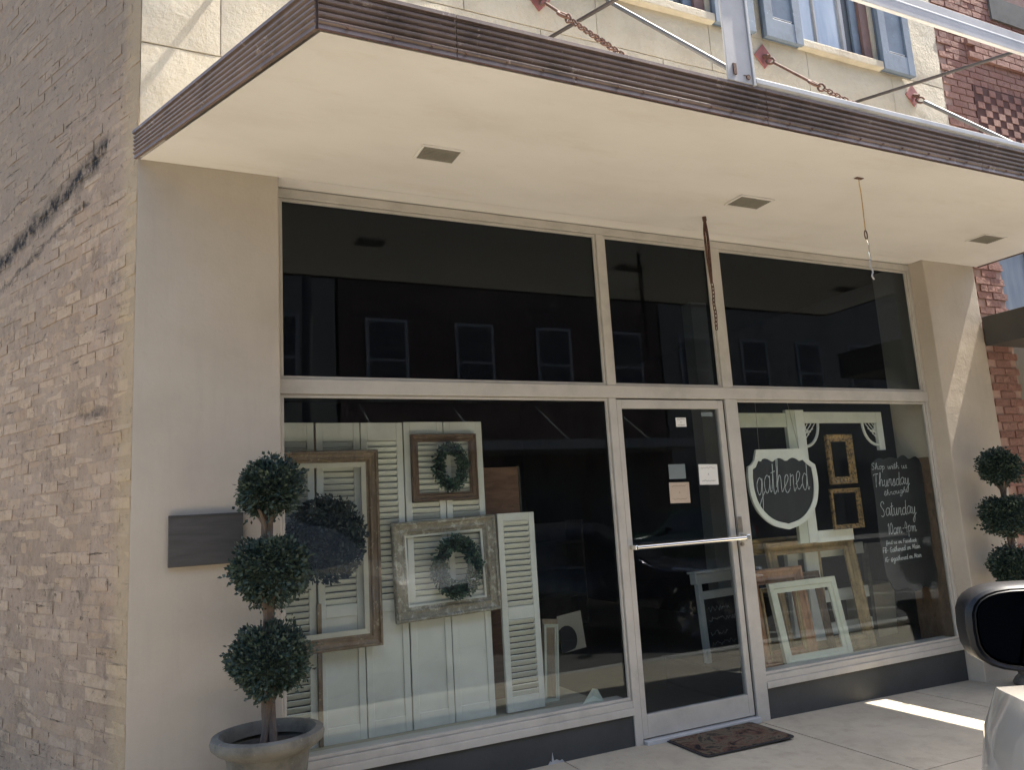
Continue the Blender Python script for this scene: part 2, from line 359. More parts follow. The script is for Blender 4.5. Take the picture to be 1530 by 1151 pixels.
for i in range(-9, 12):
    xa, xb = -.25+1.5*i+.005, -.25+1.5*(i+1)-.005
    for (ya, yb) in ((-2.0, -1.09), (-1.08, .13)):
        if xb < -1.2 and yb > 0: yb = .13
        dz = J(.0015)
        cuts = [xa]+([1.8] if xa < 1.8 < xb else [])+[xb]
        for a, c in zip(cuts[:-1], cuts[1:]):
            q = MB(); q.hexa([(a,ya,-.2),(c,ya,-.2),(c,yb,-.2),(a,yb,-.2),(a,ya,gz(a)+dz),(c,ya,gz(c)+dz),(c,yb,gz(c)+dz),(a,yb,gz(a)+dz)])
            q.build('slab', m_walk, pave)
b = MB(); b.box(-40, 40, -2.17, -2.02, -.3, -.03); k = b.build('kerb', m_kerb, None, bevel=.015); k['kind'] = 'structure'
# side pavement beside the brick wall
b = MB(); b.add([(-12,.13,-.02),(-1.0,.13,-.02),(-1.0-6,12.1,-.02),(-12,12,-.02)], [(0,1,2,3)]); b.build('side_pavement', m_walk)['kind'] = 'structure'
b = MB(); b.box(-60, 60, -19, -13.2, -.28, -.02); b.build('far_pavement', m_walkfar)['kind'] = 'structure'
b = MB()
for x in (-9.2, -6.1, -3.0, 7.2, 10.3, 13.4):
    a = R(32); dx, dy = math.cos(a), math.sin(a)
    p0 = Vector((x, -2.2, 0)); p1 = p0-Vector((dx, dy, 0))*5.0; w = Vector((-dy, dx, 0))*.05
    b.add([(*(p0+w).xy,-.156),(*(p0-w).xy,-.156),(*(p1-w).xy,-.156),(*(p1+w).xy,-.156)], [(0,1,2,3)])
b.build('parking_line_markings', m_farwhite)['kind'] = 'structure'

# ------------------------------------------------------------------ bricks
CAMP = Vector((-1.0145, -4.1519, 1.4697))
def brick_variants(name, mat, l, h, d, n=6, jit=.003):
    out = []
    for k in range(n):
        b = MB(); vs = []
        for (x, y, z) in ((0,0,0),(1,0,0),(1,1,0),(0,1,0),(0,0,1),(1,0,1),(1,1,1),(0,1,1)):
            j = jit if y == 0 else 0
            vs.append(((x-.5)*l+J(j), y*d+(J(j) if y == 0 else 0), (z-.5)*h+J(j)))
        # chamfered front: inner front ring
        b.hexa(vs)
        out.append(b.mesh(name, mat))
    return out
def lay_bricks(parent, name, origin, du, nout, u0, u1, z0, z1, mat, inside=lambda u, z: True, L=.203, Hh=.060, joint=.011, D=.03, limit=300, proud=.006, jit=.003, label=None, keep=None):
    """courses of bricks on a wall: the ones nearest the camera are objects of their own, the rest one joined part"""
    var = brick_variants(name, mat, L-joint, Hh, D, jit=jit); hv = brick_variants(name, mat, (L-joint)*.5-joint*.25, Hh, D, 3, jit)
    items = []; pitch = Hh+joint; row = 0; z = z0+pitch/2
    ang = math.atan2(du.y, du.x)
    while z < z1:
        header = (row % 6 == 5)
        step = L*.5 if header else L; u = u0+(0 if row % 2 == 0 else -L/2)*(1 if not header else .5)
        while u < u1+step*.5:
            uc = u+step/2
            if uc-step*.45 >= u0-.001 and uc+step*.45 <= u1+.03 and inside(uc, z):
                p = origin+du*uc+nout*(proud+J(.003)); items.append((Vector((p.x, p.y, z)), header))
            u += step
        z += pitch; row += 1
    items.sort(key=lambda it: (it[0]-CAMP).length if keep is None else keep(it[0]))
    rest = MB(); yaw_ = ang
    # local brick: x along wall, y=0 is the face, y+ goes into the wall
    into = -nout; flip = du.cross(into).z
    for k, (p, hd) in enumerate(items):
        me = random.choice(hv if hd else var)
        rz = ang; sc = (1, 1 if flip > 0 else -1, 1); ry = J(.012)
        if k < limit:
            inst(name, me, parent, p, (J(.008), ry*.6, rz+J(.008)), sc)
        else:
            T = Matrix.Translation(p) @ Matrix.Rotation(rz, 4, 'Z') @ Matrix.Rotation(ry, 4, 'Y') @ Matrix.Diagonal((*sc, 1))
            vs = [T @ v.co for v in me.vertices]
            fs = [tuple(f.vertices) if flip > 0 else tuple(reversed(f.vertices)) for f in me.polygons]
            rest.add(vs, fs)
    if rest.v: rest.build(name, mat, parent)['kind'] = 'stuff'

# ------------------------------------------------------------------ the shop building
bld = thing('shop_building', (0,0,0), 'two-storey corner shop with weathered tan brick side, grey-beige painted piers and cream upper wall', 'building')
# piers
b = MB(); b.prism([(XL,0),(X0,0),(X0,.5),(XL-.06,.5)], -.25, H+.02, 'z'); b.build('pier', m_pillar, bld, bevel=.008)
b = MB(); b.prism([(X4,0),(XE-.004,0),(XE-.004,.5),(X3,.5),(X3,GF+.05),(X3,GF)], -.5, H+.02, 'z'); b.build('pier', m_pillar, bld, bevel=.008)
# header above the shopfront
b = MB(); b.box(X0-.002, X3+.002, .155, .20, 3.372, 3.62); b.build('header', m_alum, bld)
# dark painted base below the windows
b = MB(); b.box(X0+.002, 1.752, .128, .30, -.2, .178); b.build('base_panel', m_kick, bld, bevel=.004)
b = MB(); b.box(2.822, X3-.002, .128, .30, -.4, .178); b.build('base_panel', m_kick, bld, bevel=.004)
# side wall: mortar backing + bricks
side = MB()
a0 = Vector((XL+.012, .03, 0)); th = -SN*.25
def sp(u, z, off=0): p = Vector((XL, 0, 0))+SD*u+SN*off; return (p.x, p.y, z)
side.hexa([sp(.0,-.25,-.002), sp(9,-.25,-.002), sp(9,-.25,-.3), (XL+.02,.30,-.25), sp(.0,7.6,-.002), sp(9,7.6,-.002), sp(9,7.6,-.3), (XL+.02,.30,7.6)])
side_o = side.build('side_wall', m_mortar_side, bld)
lay_bricks(side_o, 'brick', Vector((XL,0,0)), SD, SN, 0.0, 8.0, -.10, 7.5, m_bricks, L=.205, Hh=.0575, joint=.0075, D=.03,
           proud=-.0015, jit=.004, keep=lambda p: (p-Vector((-1.35,.5,1.6))).length)
# upper front wall: backing + stucco blocks with recessed joints
b = MB(); b.box(XL, XE-.004, .012, .3, 3.40, 5.16)
for qa, qb in ((XL,1.96),(2.84,3.82),(4.70,XE-.004)): b.box(qa, qb, .012, .3, 5.161, 7.6)
upw = b.build('upper_wall', m_stone, bld)
WINS = [(1.96, 2.84), (3.82, 4.70)]; WB = 5.165
rows = [(3.385, 4.045), (4.05, 4.70), (4.705, 5.09), (5.095, 5.9), (5.905, 6.7), (6.705, 7.55)]
holes = WINS
for ri, (za, zb) in enumerate(rows):
    cuts = [XL+.002]; x = XL+(.86 if ri % 2 == 0 else .40)
    while x < XE-.3: cuts.append(x); x += 1.02
    cuts.append(XE-.006)
    for xa, xb in zip(cuts[:-1], cuts[1:]):
        segs = [(xa+.003, xb-.003)]
        if zb > 5.15:
            for (ha, hb) in holes:
                ns = []
                for (p, q) in segs:
                    if q <= ha or p >= hb: ns.append((p, q)); continue
                    if p < ha: ns.append((p, ha))
                    if q > hb: ns.append((hb, q))
                segs = ns
        for (p, q) in segs:
            if q-p < .02: continue
            zz = za
            bb = MB(); pr = -.001+J(.001)
            # subdivided, slightly uneven face
            nx = max(2, int((q-p)/.09)); nz = max(2, int((zb-za)/.09)); vs = []
            for j in range(nz+1):
                for i in range(nx+1):
                    X = p+(q-p)*i/nx; Z = zz+(zb-.004-zz)*j/nz; e = i in (0, nx) or j in (0, nz)
                    vs.append((X, pr+(0.003 if e else 0)-(.007*noise.fractal(Vector((X*2.3, 3, Z*2.9)), 1, 2, 4)), Z))
            fs = [(j*(nx+1)+i, j*(nx+1)+i+1, (j+1)*(nx+1)+i+1, (j+1)*(nx+1)+i) for j in range(nz) for i in range(nx)]
            n0 = len(vs); ring = [i for i in range(nx+1)]+[(j+1)*(nx+1)-1 for j in range(1, nz+1)]+[nz*(nx+1)+i for i in range(nx-1, -1, -1)]+[j*(nx+1) for j in range(nz-1, 0, -1)]
            vs += [(vs[i][0], .02, vs[i][2]) for i in ring]; m = len(ring)
            fs += [(ring[k], n0+k, n0+(k+1) % m, ring[(k+1) % m]) for k in range(m)]
            bb.add(vs, fs); bb.build('stone_block', m_stone, upw, smooth=True)
# upper windows
for wi, (xa, xb) in enumerate(WINS):
    b = MB(); b.box(xa-.05, xb+.04, -.055, .05, 5.085, 5.155); sill = b.build('window_sill', m_stone, upw, bevel=.008)
    b = MB(); w = .045
    b.box(xa, xa+w, .055, .10, WB, 7.2); b.box(xb-.30, xb-.26, .055, .10, WB, 7.2); b.box(xa+w, xb-.30, .055, .10, WB, WB+.05)
    b.box((xa+xb)/2-.17, (xa+xb)/2-.15, .06, .095, WB+.05, 7.2)
    fr = b.build('window', m_sign_steel, bld, bevel=.003)
    b = MB(); b.box(xa+w, xb-.30, .078, .084, WB+.05, 7.2); b.build('pane', m_upglass, fr)
    b = MB(); b.box(xb-.26, xb-.185, .06, .10, WB, 7.2); b.build('blind_strip', m_kick, fr)
    b = MB(); b.box(xb-.185, xb-.10, .04, .10, WB, 7.2); b.build('stile', m_blue, fr, bevel=.004)
    b = MB(); b.box(xb-.10, xb-.0, .01, .10, WB, 7.2); b.build('jamb', m_brownjamb, fr, bevel=.004)
    # cut the backing visually: reveal box behind the opening
    for sx0 in (xa-.43, xb+.04):
        s = MB(); T = None; z0 = 5.085; w2 = .40; z1 = 7.1
        s.box(sx0, sx0+.085, -.062, -.028, z0, z1); s.box(sx0+w2-.085, sx0+w2, -.062, -.028, z0, z1)
        s.box(sx0+.085, sx0+w2-.085, -.060, -.030, z0, z0+.17); s.box(sx0+.085, sx0+w2-.085, -.060, -.030, 6.1, 6.2)
        s.box(sx0+.085, sx0+w2-.085, -.060, -.030, z1-.1, z1)
        sh = s.build('shutter', m_blue, bld, bevel=.003)
        s = MB(); s.box(sx0+.087, sx0+w2-.087, -.044, -.034, z0+.17, 6.1); s.box(sx0+.087, sx0+w2-.087, -.044, -.034, 6.2, z1-.1); s.build('shutter_panel', m_blue, sh)
        s = MB(); s.box(sx0+.10, sx0+w2-.10, -.053, -.0445, z0+.185, z0+.193); s.build('shutter_bead', m_lightrail, sh)
        s = MB(); s.box(sx0+.004, sx0+w2-.004, -.027, -.004, z0+.006, z1); s.build('shutter_back', m_blue_dk, sh)

# ------------------------------------------------------------------ shopfront framing, glass, door
sf = tag(MB().box(X0+.001, X3-.001, GF-.004, .172, 2.178, 2.262).build('transom_bar', m_alum, bld, bevel=.004))
def fpart(name, *a, mat=None, bev=.003): return MB().box(*a).build(name, mat or m_alum, bld, bevel=bev)
fpart('head_frame', X0+.001, X3-.001, GF, .172, 3.318, 3.371)
fpart('frame_trim', X0+.001, X3-.001, GF+.006, .17, 3.3395, 3.345, mat=m_alum_dk, bev=0)
for (xa, xb) in ((1.752, 1.812), (2.728, 2.815)):
    fpart('mullion', xa, xb, GF-.002, .172, 2.263, 3.317)
fpart('mullion', 1.752, 1.808, GF-.002, .172, -.02, 2.177); fpart('mullion', 2.732, 2.838, GF-.006, .172, -.06, 2.177)
fpart('frame_jamb', X3-.036, X3-.002, GF, .172, 2.263, 3.317); fpart('frame_jamb', X0+.002, X0+.02, GF, .172, 2.263, 3.317)
fpart('frame_jamb', X3-.036, X3-.002, GF, .172, .267, 2.177); fpart('frame_jamb', X0+.002, X0+.02, GF, .172, .267, 2.177)
# beads round each pane, a shadow line apart from the main bars
for (xa, xb, za, zb) in ((X0+.02, 1.752, 2.263, 3.317), (1.812, 2.728, 2.263, 3.317), (2.815, X3-.036, 2.263, 3.317), (X0+.02, 1.752, .267, 2.177), (2.838, X3-.036, .267, 2.177)):
    fb = MB(); w = .018
    fb.box(xa+.002, xb-.002, .132, .150, zb-w, zb-.001); fb.box(xa+.002, xb-.002, .132, .150, za+.001, za+w)
    fb.box(xa+.002, xa+w, .132, .150, za+w, zb-w); fb.box(xb-w, xb-.002, .132, .150, za+w, zb-w)
    fo = fb.build('glazing_bead', m_alum, bld, bevel=.002)
    up_ = za > 2
    MB().box(xa+.004, xb-.004, .1515, .1575, za+.003, zb-.003).build('glass_pane', m_glass_up if up_ else m_glass, bld)
for (xa, xb) in ((X0+.001, 1.751), (2.839, X3-.001)):
    fpart('window_sill', xa, xb, GF-.012, .30, .181, .225); fpart('window_sill', xa, xb, GF-.002, .30, .2255, .266)
# door
door = fpart('door', 1.8115, 1.852, GF+.004, .168, .028, 2.168)
door_parts = [(2.670, 2.716, .028, 2.168), (1.852, 2.670, .028, .165), (1.852, 2.670, 2.108, 2.168)]
for a in door_parts: MB().box(a[0], a[1], GF+.005, .167, a[2], a[3]).build('door_rail', m_alum, door, bevel=.003)
MB().box(1.85, 2.672, .142, .150, .163, 2.11).build('glass_pane', m_doorglass, door)
MB().box(2.7175, 2.731, .135, .165, .02, 2.17).build('door_gap', m_alum_dk, door)
hb = MB(); hb.tube([(1.838,.065,1.197),(2.0,.060,1.198),(2.5,.060,1.199),(2.755,.062,1.200)], .0155, 12); hb.build('push_bar', m_chrome, door, smooth=True)
hb = MB(); hb.box(2.738,2.772,.045,.118,1.180,1.222); hb.box(1.822,1.842,.05,.125,1.183,1.212); hb.build('bar_bracket', m_chrome, door, bevel=.004)
hb = MB(); hb.box(2.725,2.765,.108,.120,1.235,1.345); hb.tube([(2.745,.10,1.155),(2.745,.122,1.155)], .014, 12); hb.build('lock_plate', m_steelw, door, bevel=.003)
fpart('threshold', 1.812, 2.731, .085, .30, -.015, .020, mat=m_lightrail)

# ------------------------------------------------------------------ shop interior
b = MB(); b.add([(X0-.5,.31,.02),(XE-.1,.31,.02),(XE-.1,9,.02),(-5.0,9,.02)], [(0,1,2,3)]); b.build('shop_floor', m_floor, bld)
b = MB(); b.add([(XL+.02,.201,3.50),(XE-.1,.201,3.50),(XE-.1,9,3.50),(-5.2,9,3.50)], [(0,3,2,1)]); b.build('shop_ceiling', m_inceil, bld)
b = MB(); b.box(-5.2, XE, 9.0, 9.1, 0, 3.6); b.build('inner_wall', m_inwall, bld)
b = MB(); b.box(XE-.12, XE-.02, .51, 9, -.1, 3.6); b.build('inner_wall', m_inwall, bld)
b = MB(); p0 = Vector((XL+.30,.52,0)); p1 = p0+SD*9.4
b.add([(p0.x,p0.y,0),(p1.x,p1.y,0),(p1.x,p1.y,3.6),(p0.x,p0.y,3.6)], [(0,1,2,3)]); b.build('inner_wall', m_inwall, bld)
b = MB(); b.box(-1.0, 1.74, .33, 1.05, .02, .20); b.build('display_ledge', m_ledge, bld, bevel=.004)
b = MB(); b.box(2.86, 5.4, .33, 1.3, .02, .228); b.build('display_ledge', m_plaque, bld, bevel=.004)
b = MB(); b.box(4.02, 4.22, 1.95, 2.1, .02, 3.49); b.build('inner_post', paint('inner_post_paint', (.30,.29,.25), .1, .8), bld)
b = MB(); b.prism([(XL+.25,.4),(XE-.02,.4),(XE-.02,9),(XL+.25-4.3,9)], 7.5, 7.58, 'z'); b.prism([(XL+.25,.52),(XE-.02,.52),(XE-.02,9),(XL+.25-4.24,9)], 3.62, 3.7, 'z'); b.build('roof', m_deck, bld)

# ------------------------------------------------------------------ canopy
can = thing('canopy', (0,0,H), 'flat cream canopy with ribbed brown metal edge hanging over the shop window', 'canopy')
def cmb(mb, name, mat, parent=None, **k):
    mb.v = [(x, y, z-H) for x, y, z in mb.v]; return mb.build(name, mat, parent or can, **k)
FL, FR, FY = -.431, 5.65, -1.396
b = MB(); nX, nY = 60, 16; vs = []
for j in range(nY+1):
    for i in range(nX+1):
        t = j/nY; y = -.002+(FY+.02)*t; xl = XL+(FL-XL)*t+.012; x = xl+(FR-.01-xl)*i/nX
        e = i in (0, nX) or j in (0, nY)
        vs.append((x, y, H+(0 if e else .006*noise.noise(Vector((x*.9, y*1.4, 0))))))
b.add(vs, [(j*(nX+1)+i, (j+1)*(nX+1)+i, (j+1)*(nX+1)+i+1, j*(nX+1)+i+1) for j in range(nY) for i in range(nX)])
# tile beyond the soffit under the recess
b.box(X0+.003, X3-.003, .0, .153, H-.001, H+.02); sof = cmb(b, 'soffit', m_soffit, smooth=False)
b = MB(); b.prism([(XL+.02,-.004),(FR-.004,-.004),(FR-.004,FY+.03),(FL+.02,FY+.03)], 3.50, 3.535, 'z'); cmb(b, 'roof_deck', m_deck)
# ribbed fascia: swept profile of six flutes
def rib_profile(h):
    pts = [(0.0,0.0),(.014,0.0)]; n = 5; z0 = .022; hh = h-.042; 
    for k in range(n):
        a = z0+hh*k/n; s_ = hh/n
        pts += [(.010,a),(.019,a+.18*s_),(.020,a+.45*s_),(.012,a+.72*s_),(.007,a+.95*s_)]
    pts += [(.012,h-.018),(.024,h-.016),(.024,h),(0,h)]; return pts
def fascia(pa, pb, ha, hb, n_out, seg=1):
    pa = Vector(pa); pb = Vector(pb); A = rib_profile(ha); B = rib_profile(hb); fb = MB(); vs = []
    for P, prof in ((pa, A), (pb, B)):
        vs += [(P.x+n_out.x*o, P.y+n_out.y*o, P.z+z-.006) for (o, z) in prof]
    n = len(A); fb.add(vs, [(i, i+1, n+i+1, n+i) for i in range(n-1)]+[(n-1, 0, n, 2*n-1), tuple(range(n-1,-1,-1)), tuple(range(n, 2*n))]); return fb
NF = Vector((0,-1,0)); NLv = Vector((-(0-FY), -(FL-XL), 0)).normalized()
seams = [FL, .145, 1.87, 3.60, FR]
for a, c in zip(seams[:-1], seams[1:]):
    cmb(fascia((a+(.002 if a > FL else -.002),FY,H), (c-.002,FY,H), .193, .193, NF), 'fascia_panel', m_fascia)
cmb(fascia((FL-.002,FY+.0,H),(XL-.006,-.006,H), .193, .150, NLv), 'fascia_panel', m_fascia)
cmb(fascia((FR,FY,H),(FR,-.004,H), .193, .193, Vector((1,0,0))), 'fascia_panel', m_fascia)
b = MB(); b.prism([(FL-.006,FY-.014),(FR,FY-.014),(FR,FY-.01),(FL-.002,FY-.01)], H-.012, H-.0065, 'z'); cmb(b, 'drip_edge', m_rust)
sm = MB(); 
for i in range(34):
    x = FL+.1+i*.18+J(.03)
    sm.tube([(x, FY-.024, H+.018), (x, FY-.016, H+.018)], .0055, 6)
cmb(sm, 'fascia_screw', m_rust)
for (x0, x1, xs_) in ((.27,.475,.095), (2.397,2.65,.06), (4.826,5.067,.04)):
    y0, y1 = -.475, -.617; vv = MB()
    vv.hexa([(x0,y1,H-.006),(x1,y1,H-.006),(x1,y0,H-.006),(x0,y0,H-.006),(x0,y1,H-.002),(x1,y1,H-.002),(x1,y0,H-.002),(x0,y0,H-.002)])
    vo = cmb(vv, 'soffit_vent', m_vent)
    vv = MB(); w = .013
    vv.box(x0-w,x1+w,y1-w,y1,H-.010,H-.0005); vv.box(x0-w,x1+w,y0,y0+w,H-.010,H-.0005); vv.box(x0-w,x0,y1,y0,H-.010,H-.0005); vv.box(x1,x1+w,y1,y0,H-.010,H-.0005)
    cmb(vv, 'vent_frame', m_soffit, bevel=.001)
    for k in range(9):
        y = y1+(y0-y1)*(k+.5)/9
        cmb(MB().box(x0+.002,x1-.002,y-.002,y+.002,H-.0095,H-.0062), 'vent_louvre', m_vent)

# ------------------------------------------------------------------ chains that carry the canopy
def link_mesh(L=.055, Wd=.032, r=.0055):
    pts = []
    for k in range(14):
        a = k/14*2*math.pi; x = math.cos(a)*Wd/2; z = math.sin(a)*Wd/2+(1 if math.sin(a) > 0 else -1)*(L-Wd)/2
        pts.append((x, 0, z))
    return MB().tube(pts, r, 6, True).mesh('link', m_rust, True)
LINK = link_mesh()
BIG = MB().tube([(math.cos(a)*.032, 0, math.sin(a)*.055) for a in [k/16*2*math.pi for k in range(16)]], .011, 7, True).mesh('turnbuckle', m_rust, True)
def chain_between(parent, a, b_, pitch=.042):
    a = Vector(a); b_ = Vector(b_); d = b_-a; n = int(d.length/pitch); q = d.to_track_quat('Z', 'Y')
    for k in range(n):
        e = q.to_matrix().to_4x4() @ Matrix.Rotation(R(90*(k % 2)+20+J(8)), 4, 'Z')
        o = inst('link', LINK, parent, a+d*((k+.5)/n), e.to_euler())
def support(x, label, rod_frac=.36, plate=True, all_rod=False):
    z0 = 4.93; t = thing('support_chain', (x, 0, z0), label, 'chain', 'stays holding up the canopy')
    s = .095; pm = MB(); pm.prism([(0,s*1.12),(s,0),(0,-s*1.12),(-s,0)], -.012, -.001, 'y'); pm.build('wall_plate', m_redplate, t, bevel=.002)
    end = Vector((0,-1.27,3.56-z0)); dirn = end.normalized(); Lt = end.length
    MB().tube([(0,-.012,0),(0,-.06,-.03)], .016, 8).build('eye_bolt', m_rust, t, smooth=True)
    q = dirn.to_track_quat('Z','Y').to_matrix().to_4x4()
    def P(f): return dirn*(Lt*f)
    inst('turnbuckle', BIG, t, P(.055), (q @ Matrix.Rotation(R(60),4,'Z')).to_euler(), (.8,.8,.8))
    if all_rod:
        MB().tube([P(.08), P(1)], .016, 8).build('rod', m_rodgrey, t, smooth=True); return t
    MB().tube([P(.08), P(rod_frac)], .010, 8).build('rod', m_rust, t, smooth=True)
    inst('turnbuckle', BIG, t, P(rod_frac+.025), q.to_euler()); inst('turnbuckle', BIG, t, P(rod_frac+.07), (q @ Matrix.Rotation(R(90),4,'Z')).to_euler(), (.7,.7,.7))
    chain_between(t, P(rod_frac+.09), P(.97)); MB().tube([P(.96), P(1.02)], .012, 8).build('hook', m_rust, t, smooth=True)
    return t
support(-.42, 'rusty chain stay nearest the front left corner of the canopy, mostly above the picture')
support(1.36, 'rusty chain stay left of the grey steel post, above the ribbed fascia', .22)
support(3.38, 'rusty rod and chain stay on a red diamond plate right of the post', .33)
support(5.13, 'grey painted rod stay on a red diamond plate beside the red brick wall', all_rod=True)

# ------------------------------------------------------------------ steel sign frame above the canopy
fr = thing('sign_frame', (1.7,-1.4,3.57), 'grey painted steel frame of post and rails standing on the canopy edge', 'steel frame')
def fmb(mb, name, mat, **k):
    mb.v = [(x-1.7, y+1.4, z-3.57) for x, y, z in mb.v]; return mb.build(name, mat, fr, **k)
b = MB(); b.box(1.62,1.78,-1.425,-1.412,3.565,4.60); b.box(1.64,1.65,-1.412,-1.395,3.575,4.60); b.box(1.75,1.76,-1.412,-1.395,3.575,4.60)
fmb(b, 'post', m_sign_steel, bevel=.002)
b = MB(); b.box(1.781,1.797,-1.432,-1.37,3.56,4.60); fmb(b, 'post_edge', m_lightrail, bevel=.002)
b = MB(); b.box(1.80,6.4,-1.432,-1.37,3.575,3.605); fmb(b, 'bottom_rail', m_lightrail, bevel=.003)
b = MB(); b.tube([(1.80,-1.40,4.345),(6.4,-1.40,4.345)], .042, 16); fmb(b, 'top_rail', m_lightrail, smooth=True)
b = MB(); b.box(1.80,6.4,-1.43,-1.36,4.395,4.412); b.box(1.80,6.4,-1.44,-1.43,4.27,4.41); fmb(b, 'top_rail_plate', m_sign_steel, bevel=.002)
b = MB(); d0 = Vector((1.73,-1.42,3.60)); d1 = Vector((1.917,-.02,5.039))
b.tube([d0, d1], .014, 6); fmb(b, 'brace', m_rodgrey)
b = MB(); b.tube([(1.7,-1.36,4.42),(1.40,-.01,4.62)], .013, 8); fmb(b, 'tie_rod', m_darkrod, smooth=True)
b = MB(); b.tube([(4.3,-1.36,4.36),(4.24,-.01,4.67)], .013, 8); fmb(b, 'tie_rod', m_darkrod, smooth=True)
b = MB(); b.box(1.655,1.675,-1.432,-1.425,3.60,3.66); b.tube([(1.75,-1.432,3.60),(1.75,-1.42,3.60)], .014, 8); fmb(b, 'bolt', m_rust)

# ------------------------------------------------------------------ chains hanging from the soffit
hc = thing('hanging_chain', (2.402,-.241,H), 'rusty chain hanging doubled from the soffit in front of the mullion', 'chain', 'chains hanging from the soffit')
MB().tube([(0,0,0),(.002,0,-.03)], .014, 8).build('ceiling_hook', m_rust, hc)
MB().tube(catmull([(0,0,-.02),(-.012,.0,-.12),(-.008,.0,-.3),(.004,0,-.47)]), .008, 7).build('strap', m_rust, hc, smooth=True)
MB().tube(catmull([(0,0,-.02),(.012,.0,-.12),(.012,.0,-.3),(.006,0,-.47)]), .009, 7).build('strap', m_rust, hc, smooth=True)
for k in range(12):
    inst('link', LINK, hc, (.010+.003*math.sin(k), 0, -.48-k*.027), (J(.1), 0, R(90*(k % 2))), (.6,.6,.62))
hc = thing('hanging_chain', (2.937,-1.06,H), 'thin brass-coloured chain with a wire end hanging from the soffit near the street edge', 'chain', 'chains hanging from the soffit')
MB().box(-.03,.03,-.012,.012,-.006,-.001).build('ceiling_plate', m_rust, hc, bevel=.002)
MB().tube([(0,0,-.005),(-.004,0,-.04),(.0,0,-.09),(-.004,0,-.22),(-.008,0,-.34)], .0035, 6).build('rod', m_brass, hc)
MB().tube([(-.008+.012*math.cos(a), 0, -.37+.028*math.sin(a)) for a in [k/10*2*math.pi for k in range(10)]], .004, 6, True).build('snap_hook', m_rust, hc)
MB().tube(catmull([(-.006,0,-.395),(.004,0,-.43),(-.002,0,-.47),(.004,0,-.52)]), .004, 6).build('wire', m_chrome, hc)
MB().tube(catmull([(.004,0,-.52),(-.006,.004,-.56),(.008,0,-.60),(-.004,0,-.63),(.01,0,-.65)]), .005, 6).build('wire', m_sign_steel, hc)

# ------------------------------------------------------------------ right-hand neighbour
nb = thing('red_brick_building', (XE,0,0), 'red brick building next door with a pierced brick panel, seen at the right edge', 'building')
b = MB()
def nmb(mb, name, mat, parent=None, **k):
    mb.v = [(x-XE, y, z) for x, y, z in mb.v]; return mb.build(name, mat, parent or nb, **k)
b.box(XE+.002, XE+.40, .012, .4, -.6, 3.75); b.box(XE+.002, 16, .012, .4, 3.752, 8.2); b.box(7.9, 16, .012, .4, -.6, 3.75); nwall = nmb(b, 'wall', m_redmortar)
piers = lambda u, z: (z > 3.76 and not (6.6-XE < u < 9-XE and z > 6.1 and z < 6.5) and not (.42 < u < 1.9 and 4.22 < z < 5.22)) or (u < .35)
lay_bricks(nwall, 'brick', Vector((0,0,0)), Vector((1,0,0)), Vector((0,-1,0)), .008, 3.6, -.5, 7.6, m_redbrick, inside=piers, L=.205, Hh=.058, joint=.011,
           proud=.0, jit=.002, keep=lambda p: (p-Vector((.4,0,4.6))).length)
# raised brick panel and pierced brick lattice
b = MB()
for r_ in range(13):
    for c_ in range(15):
        x = XE+.46+c_*.098; z = 4.24+r_*.075
        if (r_+c_) % 2 == 0: b.box(x, x+.096, -.012, .03, z, z+.064)
nmb(b, 'pierced_brick', m_redbrick, nwall)
nmb(MB().box(XE+.43, XE+1.93, -.004, .0118, 4.21, 5.22), 'lattice_recess', paint('lattice_recess_shade', (.085,.035,.028), .2, .95), nwall)  # dark sheet, shade of the pierced openings put into its colour
b = MB(); 
for c_ in range(9):
    for r_ in range(4): b.box(6.02+c_*.205+(r_ % 2)*.1, 6.02+c_*.205+.194+(r_ % 2)*.1, -.032, -.001, 5.50+r_*.069, 5.558+r_*.069)
nmb(b, 'raised_brick', m_redbrick, nwall)
nmb(MB().box(6.5, 8.2, -.02, .01, 6.02, 6.28), 'lintel', paint('dark_lintel', (.09,.088,.08), .25, .85, 6), nwall)
nw = nmb(MB().box(6.0, 7.9, .10, .13, 2.9, 3.75), 'window', m_upglass)
b = MB(); b.box(6.55,6.63,.05,.10,2.9,3.75); b.box(6.0,7.9,.05,.10,3.70,3.75); nmb(b, 'window_bar', m_kick, nw)
nmb(MB().box(6.0, 7.9, .14, .17, -.3, 2.9), 'shop_wall', m_farcream)
aw = thing('flat_awning', (5.61,0,2.68), 'low flat charcoal awning of the brick building at the right edge', 'awning')
MB().box(0, 5.2, -1.25, -.002, -.02, .012).build('awning_panel', m_awn, aw)
MB().box(-.012, .0, -1.27, -.002, -.025, .235).build('awning_edge', m_awn, aw, bevel=.003); MB().box(0, 5.2, -1.28, -1.252, -.025, .205).build('awning_edge', m_awn, aw, bevel=.003)
MB().box(0, 5.2, -1.25, -.002, .17, .19).build('awning_top', m_awn, aw)

